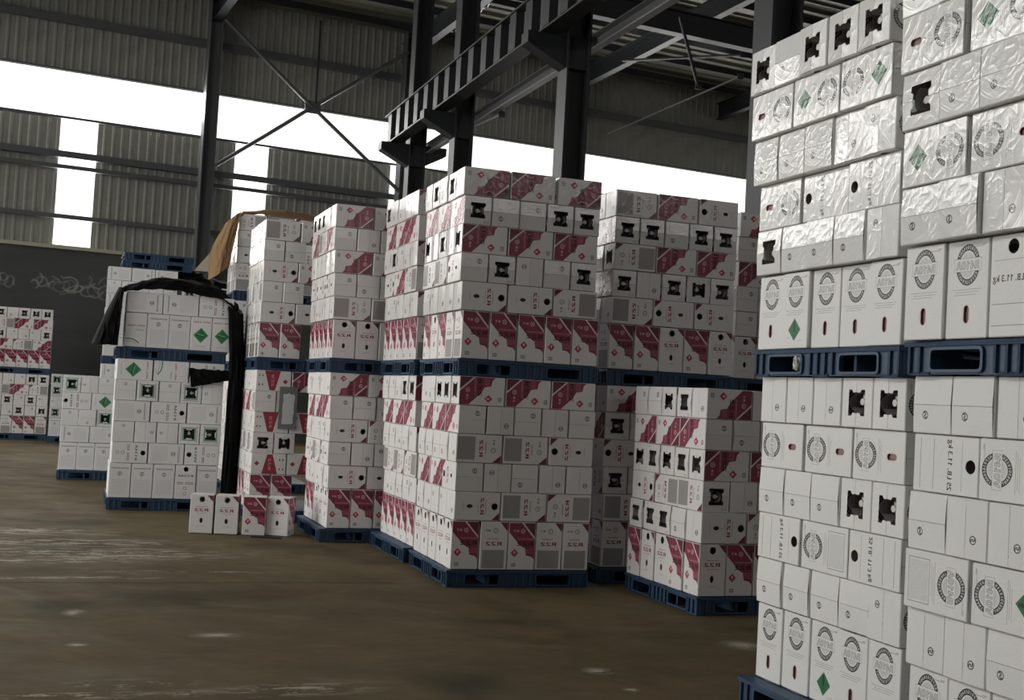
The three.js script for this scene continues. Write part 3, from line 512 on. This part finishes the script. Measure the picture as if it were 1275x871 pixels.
// a face code is a letter, with + when the top of the carton points left (or to the viewer) and - when right
function buildPile(S, pile, y0) {
  const K = KINDS[S.kind], p = S.pitch, nu = S.nu ?? 5, nv = S.nv ?? 5, Lp = 5 * p / 3;
  let y = y0; const rows = pile.rows;
  rows.forEach((row, ri) => {
    const h = row.o === 'up' ? K.L : K.w, off = (pile.dx?.[ri] ?? 0) + jit(S.jx ?? 0.006), offz = (pile.dz?.[ri] ?? 0) + jit(0.005);
    const put = (x, yy, z, quat, sides, top, code, face, ord, seen) => {
      const o = carton(S.kind, sides, top, row.film ?? pile.film ?? S.film);
      const m = V(x + off + (S.mainLeft ? (face === 'left' ? jit(0.01) : ord ? jit(0.001) : -0.01 * rnd()) : face === 'left' ? jit(0.005) : jit(0.0015)), yy, z + offz + jit(face === 'left' || S.mainLeft ? 0.001 : 0.006));
      m.applyAxisAngle(V(0, 1, 0), S.yaw); o.position.set(S.x + m.x, m.y, S.z + m.z);
      o.quaternion.copy(qY(S.yaw + jit(0.009))).multiply(quat);
      const where = `${ORD[ord] ?? 'last'} in ${LAYER[S.layer0 ? ri + S.layer0 : ri === rows.length - 1 && ri > 2 ? 5 : ri]} layer of ${pile.name} pile`;
      if (S.mainLeft && ord === 0 && face === 'front') { code = row.l[0][0]; }
      o.userData = { label: `${LOOK[code]} carton, ${where}, ${S.name}${S.mainLeft ? '' : face === 'left' ? ', left face' : ', front face'}`, category: 'carton' };
      if (S.kind === 'red') { let area = 0; const w2 = new THREE.Box3().setFromObject(o), P = o.position.clone().applyMatrix4(PV); const inside = Math.abs(P.x) < 1.03 && Math.abs(P.y) < 1.05; area = inside ? (seen ?? 1) * (face === 'left' ? 0.3 : 1) * (row.o === 'up' || !/[ew]/.test(code) ? 1.6 : 1) / (P.z ? camera.position.distanceToSquared(o.position) : 1) : 0; placed.push([o, area]); }
      else scene.add(o);
    };
    const hid = (i) => S.hide?.(i, 'r', ri, pile) ? 0.02 : 1;
    const parse = (c) => [c[0], c[1] === '-' ? -1 : 1];
    const yy = y + h / 2 + (row.o === 'up' ? 0 : 0);
    const fillS = (a, b) => a + FILL[S.kind][1] + FILL[S.kind][2] + b;
    if (row.o === 'up') {
      for (let i = 0; i < Math.min(nu, row.r.length); i++) { const [c] = parse(row.r[i]); const l = i === 0 ? parse(row.l?.[0] ?? row.r[0])[0] : FILL[S.kind][3]; put((i + 0.5) * p, yy, -0.5 * p, q0.clone(), fillS(c, l), 'e', c, 'front', i, hid(i)); }
      for (let j = 1; j < Math.min(nv, row.l?.length ?? 0); j++) { const [c] = parse(row.l[j]); put(0.5 * p, yy, -(j + 0.5) * p, q0.clone(), fillS(FILL[S.kind][0], c), 'e', c, 'left', j); }
    } else if (row.o === 'u') {                       // long axis along x': sides at the front, ends at the left
      for (let i = 0; i < Math.min(3, row.r.length); i++) { const [c, d] = parse(row.r[i]); const gap = row.gap?.[i] ?? 0; put((i + 0.5) * Lp + gap, yy, -0.5 * p, qZ(d * HALF), c + FILL[S.kind][1] + FILL[S.kind][2] + FILL[S.kind][3], i === 0 && d > 0 && row.l?.[0] === 'w' ? 'w' : 'e', c, 'front', i, hid(i * 5 / 3)); }
      for (let j = 1; j < Math.min(nv, row.l?.length ?? 0); j++) { const c = row.l[j][0]; const w = c === 'w', k = row.l[j][1] === 'h' ? 1 : row.l[j][1] === 'v' ? 0 : rnd() * 4 | 0; put(0.5 * Lp, yy, -(j + 0.5) * p, qZ(w ? HALF : -HALF).multiply(qY(k * HALF)), FILL[S.kind], w ? 'w' : 'e', c, 'left', j); }
    } else {                                          // long axis along z': ends at the front, sides at the left
      const nl = row.l?.length ?? 0;
      for (let i = 0; i < Math.min(nu, row.r.length); i++) {
        const c = row.r[i][0], w = c === 'w', gap = row.gap?.[i] ?? 0;
        if (i === 0 && nl) { const [lc] = parse(row.l[0]); put((i + 0.5) * p + gap, yy, -0.5 * Lp, qX(w ? HALF : -HALF), FILL[S.kind].slice(0, 3) + lc, w ? 'w' : 'e', c, 'front', i, hid(i)); }
        else put((i + 0.5) * p + gap, yy, -0.5 * Lp, qX(w ? HALF : -HALF).multiply(qY((rnd() * 4 | 0) * HALF)), FILL[S.kind], w ? 'w' : 'e', c, 'front', i, hid(i));
      }
      for (let j = 1; j < Math.min(3, nl); j++) { const [c, d] = parse(row.l[j]); put(0.5 * p, yy, -(j + 0.5) * Lp, qX(d * HALF), FILL[S.kind].slice(0, 3) + c, 'e', c, 'left', j); }
    }
    y += h;
  });
  return y;
}
function buildStack(S) {
  let y = 0;
  S.piles.forEach((pile, k) => {
    if (pile.y0 !== undefined) y = pile.y0;
    const size = 5 * S.pitch + 0.025, w = V(2.5 * S.pitch + (pile.px ?? 0), y, -2.5 * S.pitch).applyAxisAngle(V(0, 1, 0), S.yaw);
    const o = pallet(size, `blue plastic pallet under the ${pile.name} pile of the ${S.name}`);
    o.position.set(S.x + w.x, y, S.z + w.z); o.rotation.y = S.yaw;
    y = buildPile(S, pile, y + 0.1365);
  });
}
const R = (o, r, l, x = {}) => ({ o, r: r.split(' '), l: l ? l.split(' ') : undefined, ...x });

const UP = 'upper', LOW = 'lower';
// the two near pallets of emblem cartons (their aisle faces are what the camera sees, listed from the near end)
buildStack({ kind: 'emblem', name: 'farther emblem stack', mainLeft: true, x: 1.695, z: -5.32, yaw: 0.3436, pitch: 0.239, nu: 5, nv: 5, jx: 0.01, piles: [
  { name: LOW, dx: [0.08, 0.072, 0.07, 0.055, 0.06, 0.045], rows: [
    R('up', ['P', 'T', 'T', 'T', 'T'].join(' '), 'P P D P P'),
    R('u', 'P+', 'eh eh eh eh eh'), R('v', 'e e e e e', 'T- I- T+'), R('u', 'P+ T+', 'w wv eh eh eh'), R('v', 'e e e e e', 'P- P- P-'), R('u', 'D+', 'w wv ev ev ev')] },
  { name: UP, film: true, dx: [0.0, -0.035, -0.035, -0.07, -0.095, -0.12], rows: [
    R('up', 'P T T T T', 'P P P D P', { film: false }), R('u', 'T+', 'eh eh eh eh wh'), R('v', 'e e e e e', 'T- T- P+'), R('u', 'P+', 'ev ev eh eh eh'), R('v', 'e e e e e', 'D- D+ P+'), R('u', 'P+', 'w wv wv eh wv')] }] });
buildStack({ kind: 'emblem', name: 'nearer emblem stack', mainLeft: true, x: 2.043, z: -3.913, yaw: 0.3436, pitch: 0.239, nu: 1, nv: 5, jx: 0.01, piles: [
  { name: LOW, dx: [0.07, 0.03, 0.03, 0.02, 0.035, 0.03], rows: [
    R('up', 'P', 'P P P P P'), R('u', 'P+', 'eh eh eh ev ev'), R('v', 'e', 'P- D- I+'), R('u', 'P+', 'eh eh ev ev eh'), R('v', 'e', 'P- P- T+'), R('u', 'P+', 'ev eh ev eh eh')] },
  { name: UP, film: true, dx: [-0.03, -0.08, -0.06, -0.105, -0.1, -0.115], rows: [
    R('up', 'P', 'P P T P P', { film: false }), R('u', 'P+', 'eh eh ev eh eh'), R('v', 'e', 'P- P- D+'), R('u', 'P+', 'eh eh eh eh wh'), R('v', 'e', 'P+ D+ P+'), R('u', 'P+', 'eh eh eh eh eh')] }] });
// the long row of red print stacks
const RY = 0.335, RP = 0.2374;
buildStack({ kind: 'red', name: 'front stack of long row', x: -0.416, z: -9.70, yaw: 0.328, pitch: RP, piles: [
  { name: LOW, dx: [0.02, 0.025, 0.02, 0.01, 0.02, 0.01], rows: [
    R('up', 'A C A C C', 'B B B B B'), R('u', 'B- C- C+', 'e e e e e'), R('v', 'e e e e e', 'B+ A+ A+'), R('u', 'C- C- B+', 'e e e e e'), R('v', 'e e e e e', 'A+ A+ A+'), R('u', 'A+ A+ A+', 'w w w e e')] },
  { name: UP, film: true, dx: [0.0, -0.02, -0.03, -0.04, -0.03, -0.05], rows: [
    R('up', 'A A A A A', 'C C A B A', { film: false }), R('u', 'B- B- C+', 'e e e e e'), R('v', 'e w e e w', 'B+ C+ C+'), R('u', 'A+ A+ A+', 'w e w e w'), R('v', 'e e e w w', 'A+ A+ A+'), R('u', 'A- A+ A-', 'w w e w e', { gap: [0, 0, 0.02] })].map((r, i) => (i === 4 ? { ...r, r: ['w', 'e', 'e', 'w', 'w'] } : r)) }] });
buildStack({ kind: 'red', name: 'second stack of long row', x: -0.866, z: -10.936, yaw: 0.35, pitch: RP, nu: 1, piles: [
  { name: LOW, dx: [0.08, 0.07, 0.06, 0.05, 0.03, 0.02], rows: [
    R('up', 'C', 'A A A A A'), R('u', 'C+', 'e e e e e'), R('v', 'e', 'C+ C+ C+'), R('u', 'C+', 'e e e e e'), R('v', 'e', 'A+ A+ A+'), R('u', 'A+', 'w w e e e')] },
  { name: UP, film: true, dx: [-0.0, -0.02, -0.03, -0.04, -0.04, -0.05], rows: [
    R('up', 'C', 'A A A A A'), R('u', 'C+', 'e e e e e'), R('v', 'e', 'C+ A+ B+'), R('u', 'C+', 'e e e w e'), R('v', 'e', 'A+ A+ A+'), R('u', 'C+', 'e e e e w')] }] });
buildStack({ kind: 'red', name: 'third stack of long row', x: -1.791, z: -12.048, yaw: 0.35, pitch: RP, nu: 3, piles: [
  { name: LOW, dx: [0.05, 0.04, 0.03, 0.03, 0.02, 0.01], rows: [
    R('up', 'A A A', 'B B B A A'), R('u', 'B- B-', 'e e e e e'), R('v', 'e e e', 'B+ C+ B+'), R('u', 'B- C+', 'e e e e e'), R('v', 'e e e', 'A+ A+ A+'), R('u', 'A- A-', 'e e e e e')] },
  { name: UP, film: true, dx: [0.0, -0.01, -0.01, -0.02, -0.03, -0.04], rows: [
    R('up', 'B B B', 'A A A A A'), R('u', 'C- C-', 'e e e e e'), R('v', 'e e e', 'B+ B+ B+'), R('u', 'A- A-', 'e e e e e'), R('v', 'e e e', 'A+ C+ A+'), R('u', 'A- A-', 'e e w w w')] }] });
buildStack({ kind: 'red', name: 'fourth stack of long row', x: -2.806, z: -13.448, yaw: 0.348, pitch: RP, nu: 3, piles: [
  { name: LOW, rows: [
    R('up', 'A A', 'C C A A A'), R('u', 'V- V-', 'e e e e e'), R('v', 'w w', 'C+ C+ C+'), R('u', 'V+ V+', 'e e e e e'), R('v', 'e e', 'C+ A+ A+'), R('u', 'V+ A+', 'e e e e e')] },
  { name: UP, film: true, rows: [
    R('up', 'A A', 'C C C C C'), R('u', 'B- B-', 'e e e e e'), R('v', 'e e', 'C+ C+ C+'), R('u', 'B- A-', 'e e e e e'), R('v', 'e e', 'C+ B+ C+'), R('u', 'C- A-', 'e e e e e')] }] });
buildStack({ kind: 'red', name: 'stack beside front stack', x: 0.82, z: -10.335, yaw: 0.337, pitch: RP, hide: (i, f, ri, p) => p.name === LOW && i > 1.2, piles: [
  { name: LOW, dx: [0.02, 0.02, 0.01, 0, 0, 0], rows: [
    R('up', 'C C', 'C C'), R('u', 'C- A-', 'e e'), R('v', 'w e', 'C+'), R('u', 'B+ B+', 'e e'), R('v', 'w e', 'A+'), R('u', 'A- A-', 'e e')] },
  { name: UP, film: true, dx: [0, 0, 0, 0, 0, 0], rows: [
    R('up', 'A A B A B', 'C C C', { film: false }), R('u', 'C- B+ B+', 'e e e'), R('v', 'w e w w w', 'A+ A+'), R('u', 'C+ A+ A+', 'w e e'), R('v', 'w w e w w', 'A+ A+'), R('u', 'C- A+ B+', 'e e e')] }] });
buildStack({ kind: 'red', name: 'half-hidden stack by emblems', x: 2.04, z: -11.19, yaw: 0.34, pitch: RP, nu: 2, piles: [
  { name: LOW, rows: [R('up', 'C C', 'C'), R('u', 'C+', 'e'), R('v', 'e e', 'C+'), R('u', 'A+', 'e'), R('v', 'e e', 'A+'), R('u', 'A+', 'e')] },
  { name: UP, rows: [R('up', 'B B', 'B'), R('v', 'e e', 'B+'), R('v', 'e e', 'C+'), R('u', 'A+ A+', 'e'), R('v', 'e e', 'A+'), R('u', 'A- A-', 'e')] }] });
buildStack({ kind: 'red', name: 'low right stack', hide: (i) => i > 2.6, x: 1.461, z: -9.019, yaw: 0.357, pitch: RP, piles: [
  { name: 'single', dx: [0, 0, 0.005, 0, 0, 0], rows: [
    R('up', 'B A A C A', 'A A B B A'), R('u', 'B- C+ C+', 'e e w w w'), R('v', 'w e e w e', 'C+ C- B+'), R('u', 'A+ A+ A-', 'w w w w w'), R('v', 'e e e e e', 'A+ A+ A+'), R('u', 'A- B- A+', 'e w w e e')] }] });
// old red stack in the far corner
const F0 = { kind: 'red', x: -11.32, z: -26.6, yaw: 0.34, pitch: RP, layer0: 0 };
buildStack({ ...F0, name: 'far corner stack', nv: 1, piles: [
  { name: LOW, rows: [R('up', 'A C A A C'), R('v', 'w e w e w'), R('v', 'e w e w e'), R('u', 'C+ A+ C+'), R('v', 'w e e w w'), R('u', 'A+ C+ A+')].slice(0, 5) },
  { name: UP, film: true, rows: [R('up', 'A A A A A'), R('u', 'A+ C+ A-'), R('v', 'w e A e w'.replace('A', 'e')), R('u', 'C+ A+ A+'), R('v', 'w e w w w')] }] });
// loose cartons standing on the floor in front of the long row
[['B', -3.02, -12.33, 0.12, 'red-print hand-hole carton standing loose on the floor beside the white green-print stack'], ['B', -2.775, -12.36, 0.12, 'second loose hand-hole carton on the floor, between its twin and the red-banner carton'], ['A', -2.51, -12.39, 0.16, 'loose red-banner carton standing on the floor between loose hand-hole cartons'], ['B', -2.255, -12.45, -0.12, 'loose hand-hole carton turned slightly, nearest the third red stack on the floor']].forEach(([c, x, z, a, label]) => {
  const o = carton('red', c + 'ACA', 'e', false); o.position.set(x, 0.196, z); o.rotation.y = a; o.userData = { label, category: 'carton' }; placed.push([o, 1]);
});
// green print stacks
buildStack({ kind: 'green', name: 'draped green stack', x: -4.5, z: -13.9, yaw: 0.34, pitch: 0.2435, nv: 3, piles: [
  { name: LOW, rows: [R('up', 'X X X Z X', 'X X X'), R('u', 'Z- X- Z+', 'e e e'), R('v', 'e e e w w', 'X+ X+'), R('u', 'X- Z- X-', 'e e e'), R('v', 'e w e w e', 'X+'), R('u', 'Y- S- Z-', 'e e e')] },
  { name: UP, film: true, dx: [0.06, 0.065], rows: [R('up', 'S X X Y Y', 'X X X'), R('u', 'X- X+ Z-', 'e e e')] }] });
buildStack({ kind: 'green', name: 'short green stack', x: -6.40, z: -17.48, yaw: 0.34, pitch: 0.2415, nv: 2, piles: [
  { name: 'single', rows: [R('up', 'X X X X X', 'X X'), R('u', 'X+ X- X+', 'e e'), R('v', 'e e w e e', 'X+'), R('u', 'Z+ Y- Z+', 'e e'), R('v', 'w e e e w', 'X+')] }] });
buildStack({ kind: 'green', name: 'white film-wrapped stack', x: -7.22, z: -21.5, yaw: 0.34, pitch: 0.2415, nv: 3, piles: [
  { name: LOW, rows: [R('up', 'X X', 'X X X'), R('u', 'X+', 'e e e'), R('v', 'e e', 'X+ X+'), R('u', 'X+', 'e e e'), R('v', 'e e', 'X+ X+'), R('u', 'X+', 'e e e')] },
  { name: UP, film: true, rows: [R('up', 'X X X X X', 'X X X'), R('u', 'X+ X+ X-', 'e e e'), R('v', 'e e e e e', 'X+ X+'), R('u', 'X+ X+ X+', 'e e e'), R('v', 'e e e e e', 'X+ X+'), R('u', 'X+ X- X+', 'e e e')] }] });
buildStack({ kind: 'green', name: 'stack under black sheet', x: -6.0, z: -21.95, yaw: 0.34, pitch: 0.2415, nv: 1, piles: [
  { name: LOW, rows: [R('up', 'X X X X X'), R('u', 'X+ X+ X+'), R('v', 'e e e e e'), R('u', 'X+ X+ X+'), R('v', 'e e e e e'), R('u', 'X+ X+ X+')] },
  { name: UP, rows: [R('up', 'X X X X X'), R('u', 'X+ X+ X-'), R('v', 'e e e e e'), R('u', 'X+ X+ X+'), R('v', 'w w e w e')] }] });
buildStack({ kind: 'green', name: 'far green stack', x: -9.93, z: -26.4, yaw: 0.34, pitch: 0.2415, nv: 1, piles: [
  { name: 'single', rows: [R('up', 'X X X X X'), R('v', 'w e w e w'), R('v', 'e e e e e'), R('v', 'w e w e w'), R('v', 'w w w w w')] }] });
// the cardboard-topped pile that stands on two lower piles behind the draped stack
buildStack({ kind: 'red', name: 'pile under brown cardboard', x: -3.92, z: -16.95, yaw: 0.34, pitch: RP, nu: 5, nv: 4, piles: [
  { name: LOW, rows: [R('up', 'C C C', 'C C C'), R('u', 'C+ C+', 'e e e'), R('v', 'e e e', 'C+ C+'), R('u', 'C+ C+', 'e e e'), R('v', 'e e e', 'C+ C+'), R('u', 'C+ C+', 'e e e')] },
  { name: 'middle', rows: [R('up', 'C C C', 'C C C'), R('u', 'C+ C+', 'e e e'), R('v', 'e e e', 'C+ C+')] },
  { name: UP, film: true, rows: [R('up', 'C B C C C', 'C C C C'), R('u', 'B- C- C-', 'e e e e'), R('v', 'e e e e e', 'C+ C+ C+'), R('u', 'C+ C- C+', 'e e e e')] }] });
// the three hundred red print cartons that show largest are things of their own; the rest are one body
placed.sort((a, b) => b[1] - a[1]);
placed.slice(0, 300).forEach(([o]) => scene.add(o));
{
  const rest = placed.slice(300), by = new Map();
  const body = new THREE.Group(); body.name = 'red_print_cartons'; scene.add(body);
  body.userData = { label: 'mass of red print cartons in the deeper and hidden rows of the stacks', category: 'cartons', kind: 'stuff' };
  for (const [o] of rest) { o.updateMatrixWorld(true); o.traverse((m) => { if (!m.isMesh) return; const key = m.material.uuid; if (!by.has(key)) by.set(key, { m: m.material, list: [] }); const g = (m.geometry.index ? m.geometry.toNonIndexed() : m.geometry.clone()).applyMatrix4(m.matrixWorld); for (const a of Object.keys(g.attributes)) if (!['position', 'normal', 'uv'].includes(a) && !(a === 'uv1' && m.name === 'shell')) g.deleteAttribute(a); by.get(key).list.push(g); }); }
  let n = 0; for (const { m, list } of by.values()) part(['cartons', 'cartons_wrapped', 'gas_cylinders', 'handles', 'valves'][n++] ?? 'cartons_other', mergeGeometries(list), m, body);
}
console.log('red cartons', placed.length, JSON.stringify(used));

// ------------------------------------------------------------------ sheets, covers and odd things
// a cloth of plastic through rows of points, with folds, given a thickness
function clothGeo(rows, nu, nv, fold, sd, thick = 0.006) {
  const curves = rows.map((r) => new THREE.CatmullRomCurve3(r.map((p) => V(...p)), false, 'centripetal')), P = [];
  for (let j = 0; j <= nv; j++) { P.push([]); for (let i = 0; i <= nu; i++) {
    const c = new THREE.CatmullRomCurve3(curves.map((k) => k.getPoint(i / nu)), false, 'centripetal'), p = c.getPoint(j / nv);
    const f = fold * (noise3(i / nu * 9, j / nv * 2.5, sd) + 0.5 * noise3(i / nu * 22, j / nv * 6, sd + 5)); p.x += f * 0.5; p.y += f * 0.6; p.z += f; P[j].push(p); } }
  const N = [], at = (j, i) => P[Math.min(nv, Math.max(0, j))][Math.min(nu, Math.max(0, i))];
  for (let j = 0; j <= nv; j++) { N.push([]); for (let i = 0; i <= nu; i++) N[j].push(at(j, i + 1).clone().sub(at(j, i - 1)).cross(at(j + 1, i).clone().sub(at(j - 1, i))).normalize().multiplyScalar(thick)); }
  const pos = [], quad = (a, b, c, d) => { for (const p of [a, b, c, a, c, d]) pos.push(p.x, p.y, p.z); }, lo = (j, i) => P[j][i], hi = (j, i) => P[j][i].clone().add(N[j][i]);
  for (let j = 0; j < nv; j++) for (let i = 0; i < nu; i++) { quad(lo(j, i), lo(j, i + 1), lo(j + 1, i + 1), lo(j + 1, i)); quad(hi(j, i), hi(j + 1, i), hi(j + 1, i + 1), hi(j, i + 1)); }
  for (let i = 0; i < nu; i++) for (const j of [0, nv]) quad(lo(j, i), hi(j, i), hi(j, i + 1), lo(j, i + 1));
  for (let j = 0; j < nv; j++) for (const i of [0, nu]) quad(lo(j, i), lo(j + 1, i), hi(j + 1, i), hi(j, i));
  const g = new THREE.BufferGeometry(); g.setAttribute('position', new THREE.Float32BufferAttribute(pos, 3)); g.computeVertexNormals(); return g;
}
const local = (S, u, y, v) => { const p = V(u, 0, -v).applyAxisAngle(V(0, 1, 0), S.yaw); return [S.x + p.x, y, S.z + p.z]; };
const G1 = { x: -4.5, z: -13.9, yaw: 0.34 }, blackFilm = new THREE.MeshPhysicalMaterial({ color: 0x060607, roughness: 0.8, specularIntensity: 0.3, side: THREE.DoubleSide }), GT = 2.54;
{
  const t = thing('black_tarpaulin', 'black plastic sheet draped over the top and sides of the green print stack', 'tarpaulin');
  part('top_sheet', clothGeo([
    [[0.02, GT - 0.06, -0.03], [0.35, GT + 0.0, -0.04], [0.8, GT - 0.02, -0.05], [1.15, GT - 0.08, -0.05], [1.32, GT - 0.22, -0.04]],
    [[0.02, GT + 0.0, 0.15], [0.35, GT + 0.13, 0.2], [0.8, GT + 0.14, 0.2], [1.15, GT + 0.05, 0.2], [1.34, GT - 0.1, 0.15]],
    [[0.0, GT + 0.0, 0.8], [0.35, GT + 0.12, 0.8], [0.8, GT + 0.16, 0.8], [1.15, GT + 0.07, 0.8], [1.36, GT - 0.1, 0.8]],
  ].map((r) => r.map(([u, y, v]) => local(G1, u, y, v))), 24, 12, 0.02, 3), blackFilm, t);
  part('left_drape', clothGeo([
    [[-0.04, GT - 0.04, 0.5], [-0.01, GT + 0.0, 0.0], [0.03, GT - 0.03, -0.05]],
    [[-0.17, 2.2, 0.5], [-0.13, 2.2, -0.03], [0.01, 2.2, -0.06]],
    [[-0.28, 1.9, 0.5], [-0.23, 1.87, -0.05], [-0.0, 1.87, -0.07]],
  ].map((r) => r.map(([u, y, v]) => local(G1, u, y, v))), 14, 12, 0.014, 11), blackFilm, t);
  part('right_drape', clothGeo([
    [[1.2, GT - 0.12, -0.06], [1.32, GT - 0.2, -0.06], [1.4, GT - 0.2, 0.1], [1.4, GT - 0.1, 0.7]],
    [[1.25, 1.8, -0.07], [1.36, 1.8, -0.08], [1.43, 1.8, 0.05], [1.43, 1.8, 0.7]],
    [[1.25, 1.0, -0.05], [1.35, 1.0, -0.06], [1.43, 1.0, 0.05], [1.43, 1.0, 0.7]],
    [[1.25, 0.2, -0.03], [1.34, 0.2, -0.04], [1.42, 0.2, 0.05], [1.42, 0.2, 0.7]],
  ].map((r) => r.map(([u, y, v]) => local(G1, u, y, v))), 14, 26, 0.02, 17), blackFilm, t);
  part('front_flap', clothGeo([
    [[0.8, 1.655, -0.03], [1.05, 1.655, -0.04], [1.3, 1.655, -0.05]],
    [[0.82, 1.54, -0.04], [1.05, 1.56, -0.05], [1.33, 1.58, -0.06]],
    [[0.84, 1.44, -0.04], [1.05, 1.49, -0.05], [1.35, 1.56, -0.06]],
  ].map((r) => r.map(([u, y, v]) => local(G1, u, y, v))), 12, 8, 0.015, 23), blackFilm, t);
}
{
  const S2 = { x: -6.0, z: -21.95, yaw: 0.34 }, t = thing('black_plastic_sheet', 'black plastic sheet lying crumpled over the stack right of the spare pallets', 'sheet'), y = 3.13;
  part('sheet', clothGeo([
    [[-0.15, y + 0.12, -0.06], [0.3, y + 0.08, -0.08], [0.8, y - 0.02, -0.08], [1.25, y - 0.1, -0.06]],
    [[-0.2, y + 0.42, 0.3], [0.3, y + 0.34, 0.3], [0.8, y + 0.2, 0.3], [1.3, y + 0.1, 0.3]],
    [[-0.2, y + 0.44, 1.0], [0.3, y + 0.36, 1.0], [0.8, y + 0.25, 1.0], [1.3, y + 0.1, 1.0]],
  ].map((r) => r.map(([u, yy, v]) => local(S2, u, yy, v))), 20, 10, 0.03, 31), blackFilm, t);
}
// spare pallets on top of the white stack
for (let k = 0; k < 2; k++) {
  const o = pallet(1.21, `${k ? 'upper' : 'lower'} of two spare dark blue pallets lying on the white film-wrapped stack`);
  const p = local({ x: -7.22, z: -21.5, yaw: 0.34 }, 0.84 + k * 0.015, 0, 0.65); o.position.set(p[0], 3.458 + k * 0.142, p[2]); o.rotation.y = 0.34 + k * 0.02;
}
// brown cardboard over the high pile
{
  const K = { x: -3.92, z: -16.95, yaw: 0.34 }, t = thing('cardboard_cover', 'brown cardboard sheet bent over the high pile, one end hanging down its left side', 'cardboard');
  const brown = std(0x957652, 0.8, { side: THREE.DoubleSide, bumpMap: (() => { const b = boardTex.clone(); b.channel = 0; return b; })(), bumpScale: 0.001 }), top = 3.905;
  part('hanging_flap', clothGeo([
    [[-0.18, 3.72, 0.02], [-0.08, 3.82, -0.03], [0.03, 3.91, -0.03]],
    [[-0.35, 3.31, 0.03], [-0.2, 3.35, -0.06], [-0.05, 3.42, -0.05]],
    [[-0.36, 2.92, 0.03], [-0.25, 2.99, -0.05], [-0.09, 3.13, -0.05]],
  ].map((r) => r.map(([u, y, v]) => local(K, u, y, v))), 10, 14, 0.008, 41, 0.008), brown, t);
  part('top_sheet', clothGeo([
    [[0.1, top + 0.0, -0.05], [0.6, top - 0.02, -0.06], [1.2, top - 0.05, -0.06], [1.75, top - 0.25, 0.0]],
    [[0.1, top + 0.05, 0.35], [0.6, top + 0.12, 0.3], [1.2, top + 0.08, 0.35], [1.75, top - 0.12, 0.4]],
    [[0.1, top + 0.06, 1.1], [0.6, top + 0.17, 1.1], [1.2, top + 0.1, 1.1], [1.75, top - 0.05, 1.1]],
  ].map((r) => r.map(([u, y, v]) => local(K, u, y, v))), 16, 8, 0.01, 47, 0.008), brown, t);
  const w = thing('white_carton_flap', 'pale slanted cardboard flap standing beside the brown hanging cardboard', 'cardboard');
  const s = new THREE.Shape([[-0.62, 3.05], [-0.3, 3.05], [-0.24, 3.5], [-0.27, 3.52]].map((p) => new THREE.Vector2(...p))), g = new THREE.ExtrudeGeometry(s, { depth: 0.012, bevelEnabled: false });
  part('flap', g, std(0xbdb9aa, 0.7), w); w.position.set(K.x, 0, K.z - 0.25); w.rotation.y = 0.34;
}
// crumpled paper in the pallet opening, clear label pouch on the fourth stack, strip on the floor
{
  const o = thing('paper_scrap', 'crumpled white paper scrap stuck in the pallet opening below the farther emblem stack', 'paper');
  const g = new THREE.IcosahedronGeometry(0.03, 2), p = g.attributes.position; for (let i = 0; i < p.count; i++) { const q = V(p.getX(i), p.getY(i), p.getZ(i)); q.multiplyScalar(1 + 0.35 * noise3(q.x * 60, q.y * 60, q.z * 60)); p.setXYZ(i, q.x * 0.8, q.y * 1.2, q.z * 0.7); } g.computeVertexNormals();
  part('crumple', g, std(0xd8d8d6, 0.8, { flatShading: true }), o); const q = local({ x: 1.695, z: -5.32, yaw: 0.3436 }, -0.005, 0, 0.79); o.position.set(q[0], 1.775, q[2]);
}
{
  const S2 = { x: -2.806, z: -13.448, yaw: 0.348 }, o = thing('label_pouch', 'grey film pouch with a torn white label stuck on the fourth red stack', 'label');
  part('pouch', boxGeo(0.2, 0.47, 0.006), std(0x6f7276, 0.35), o);
  const pts = []; for (let i = 0; i < 26; i++) { const a = i / 26 * Math.PI * 2, c = Math.cos(a), s = Math.sin(a), m = 1 / Math.max(Math.abs(c), Math.abs(s)); pts.push(new THREE.Vector2(c * m * 0.062 * (1 + jit(0.16)), s * m * 0.17 * (1 + jit(0.06)))); }
  const g = new THREE.ExtrudeGeometry(new THREE.Shape(pts), { depth: 0.003, bevelEnabled: false }); part('torn_label', g, std(0xc9ccce, 0.6), o, [0, -0.01, 0.003], [0, 0, -0.06]);
  const q = local(S2, 0.37, 0, -0.012); o.position.set(q[0], 1.27, q[2]); o.rotation.y = 0.348;
}
{
  const o = thing('dark_strip', 'dark flat strip lying on the floor before the loose red cartons', 'strip'); part('strip', boxGeo(0.3, 0.012, 0.05), std(0x1d1a17, 0.7), o); o.position.set(-2.33, 0.0065, -12.15); o.rotation.y = 0.05;
}

camera.updateMatrixWorld();
renderer.render(scene, camera);
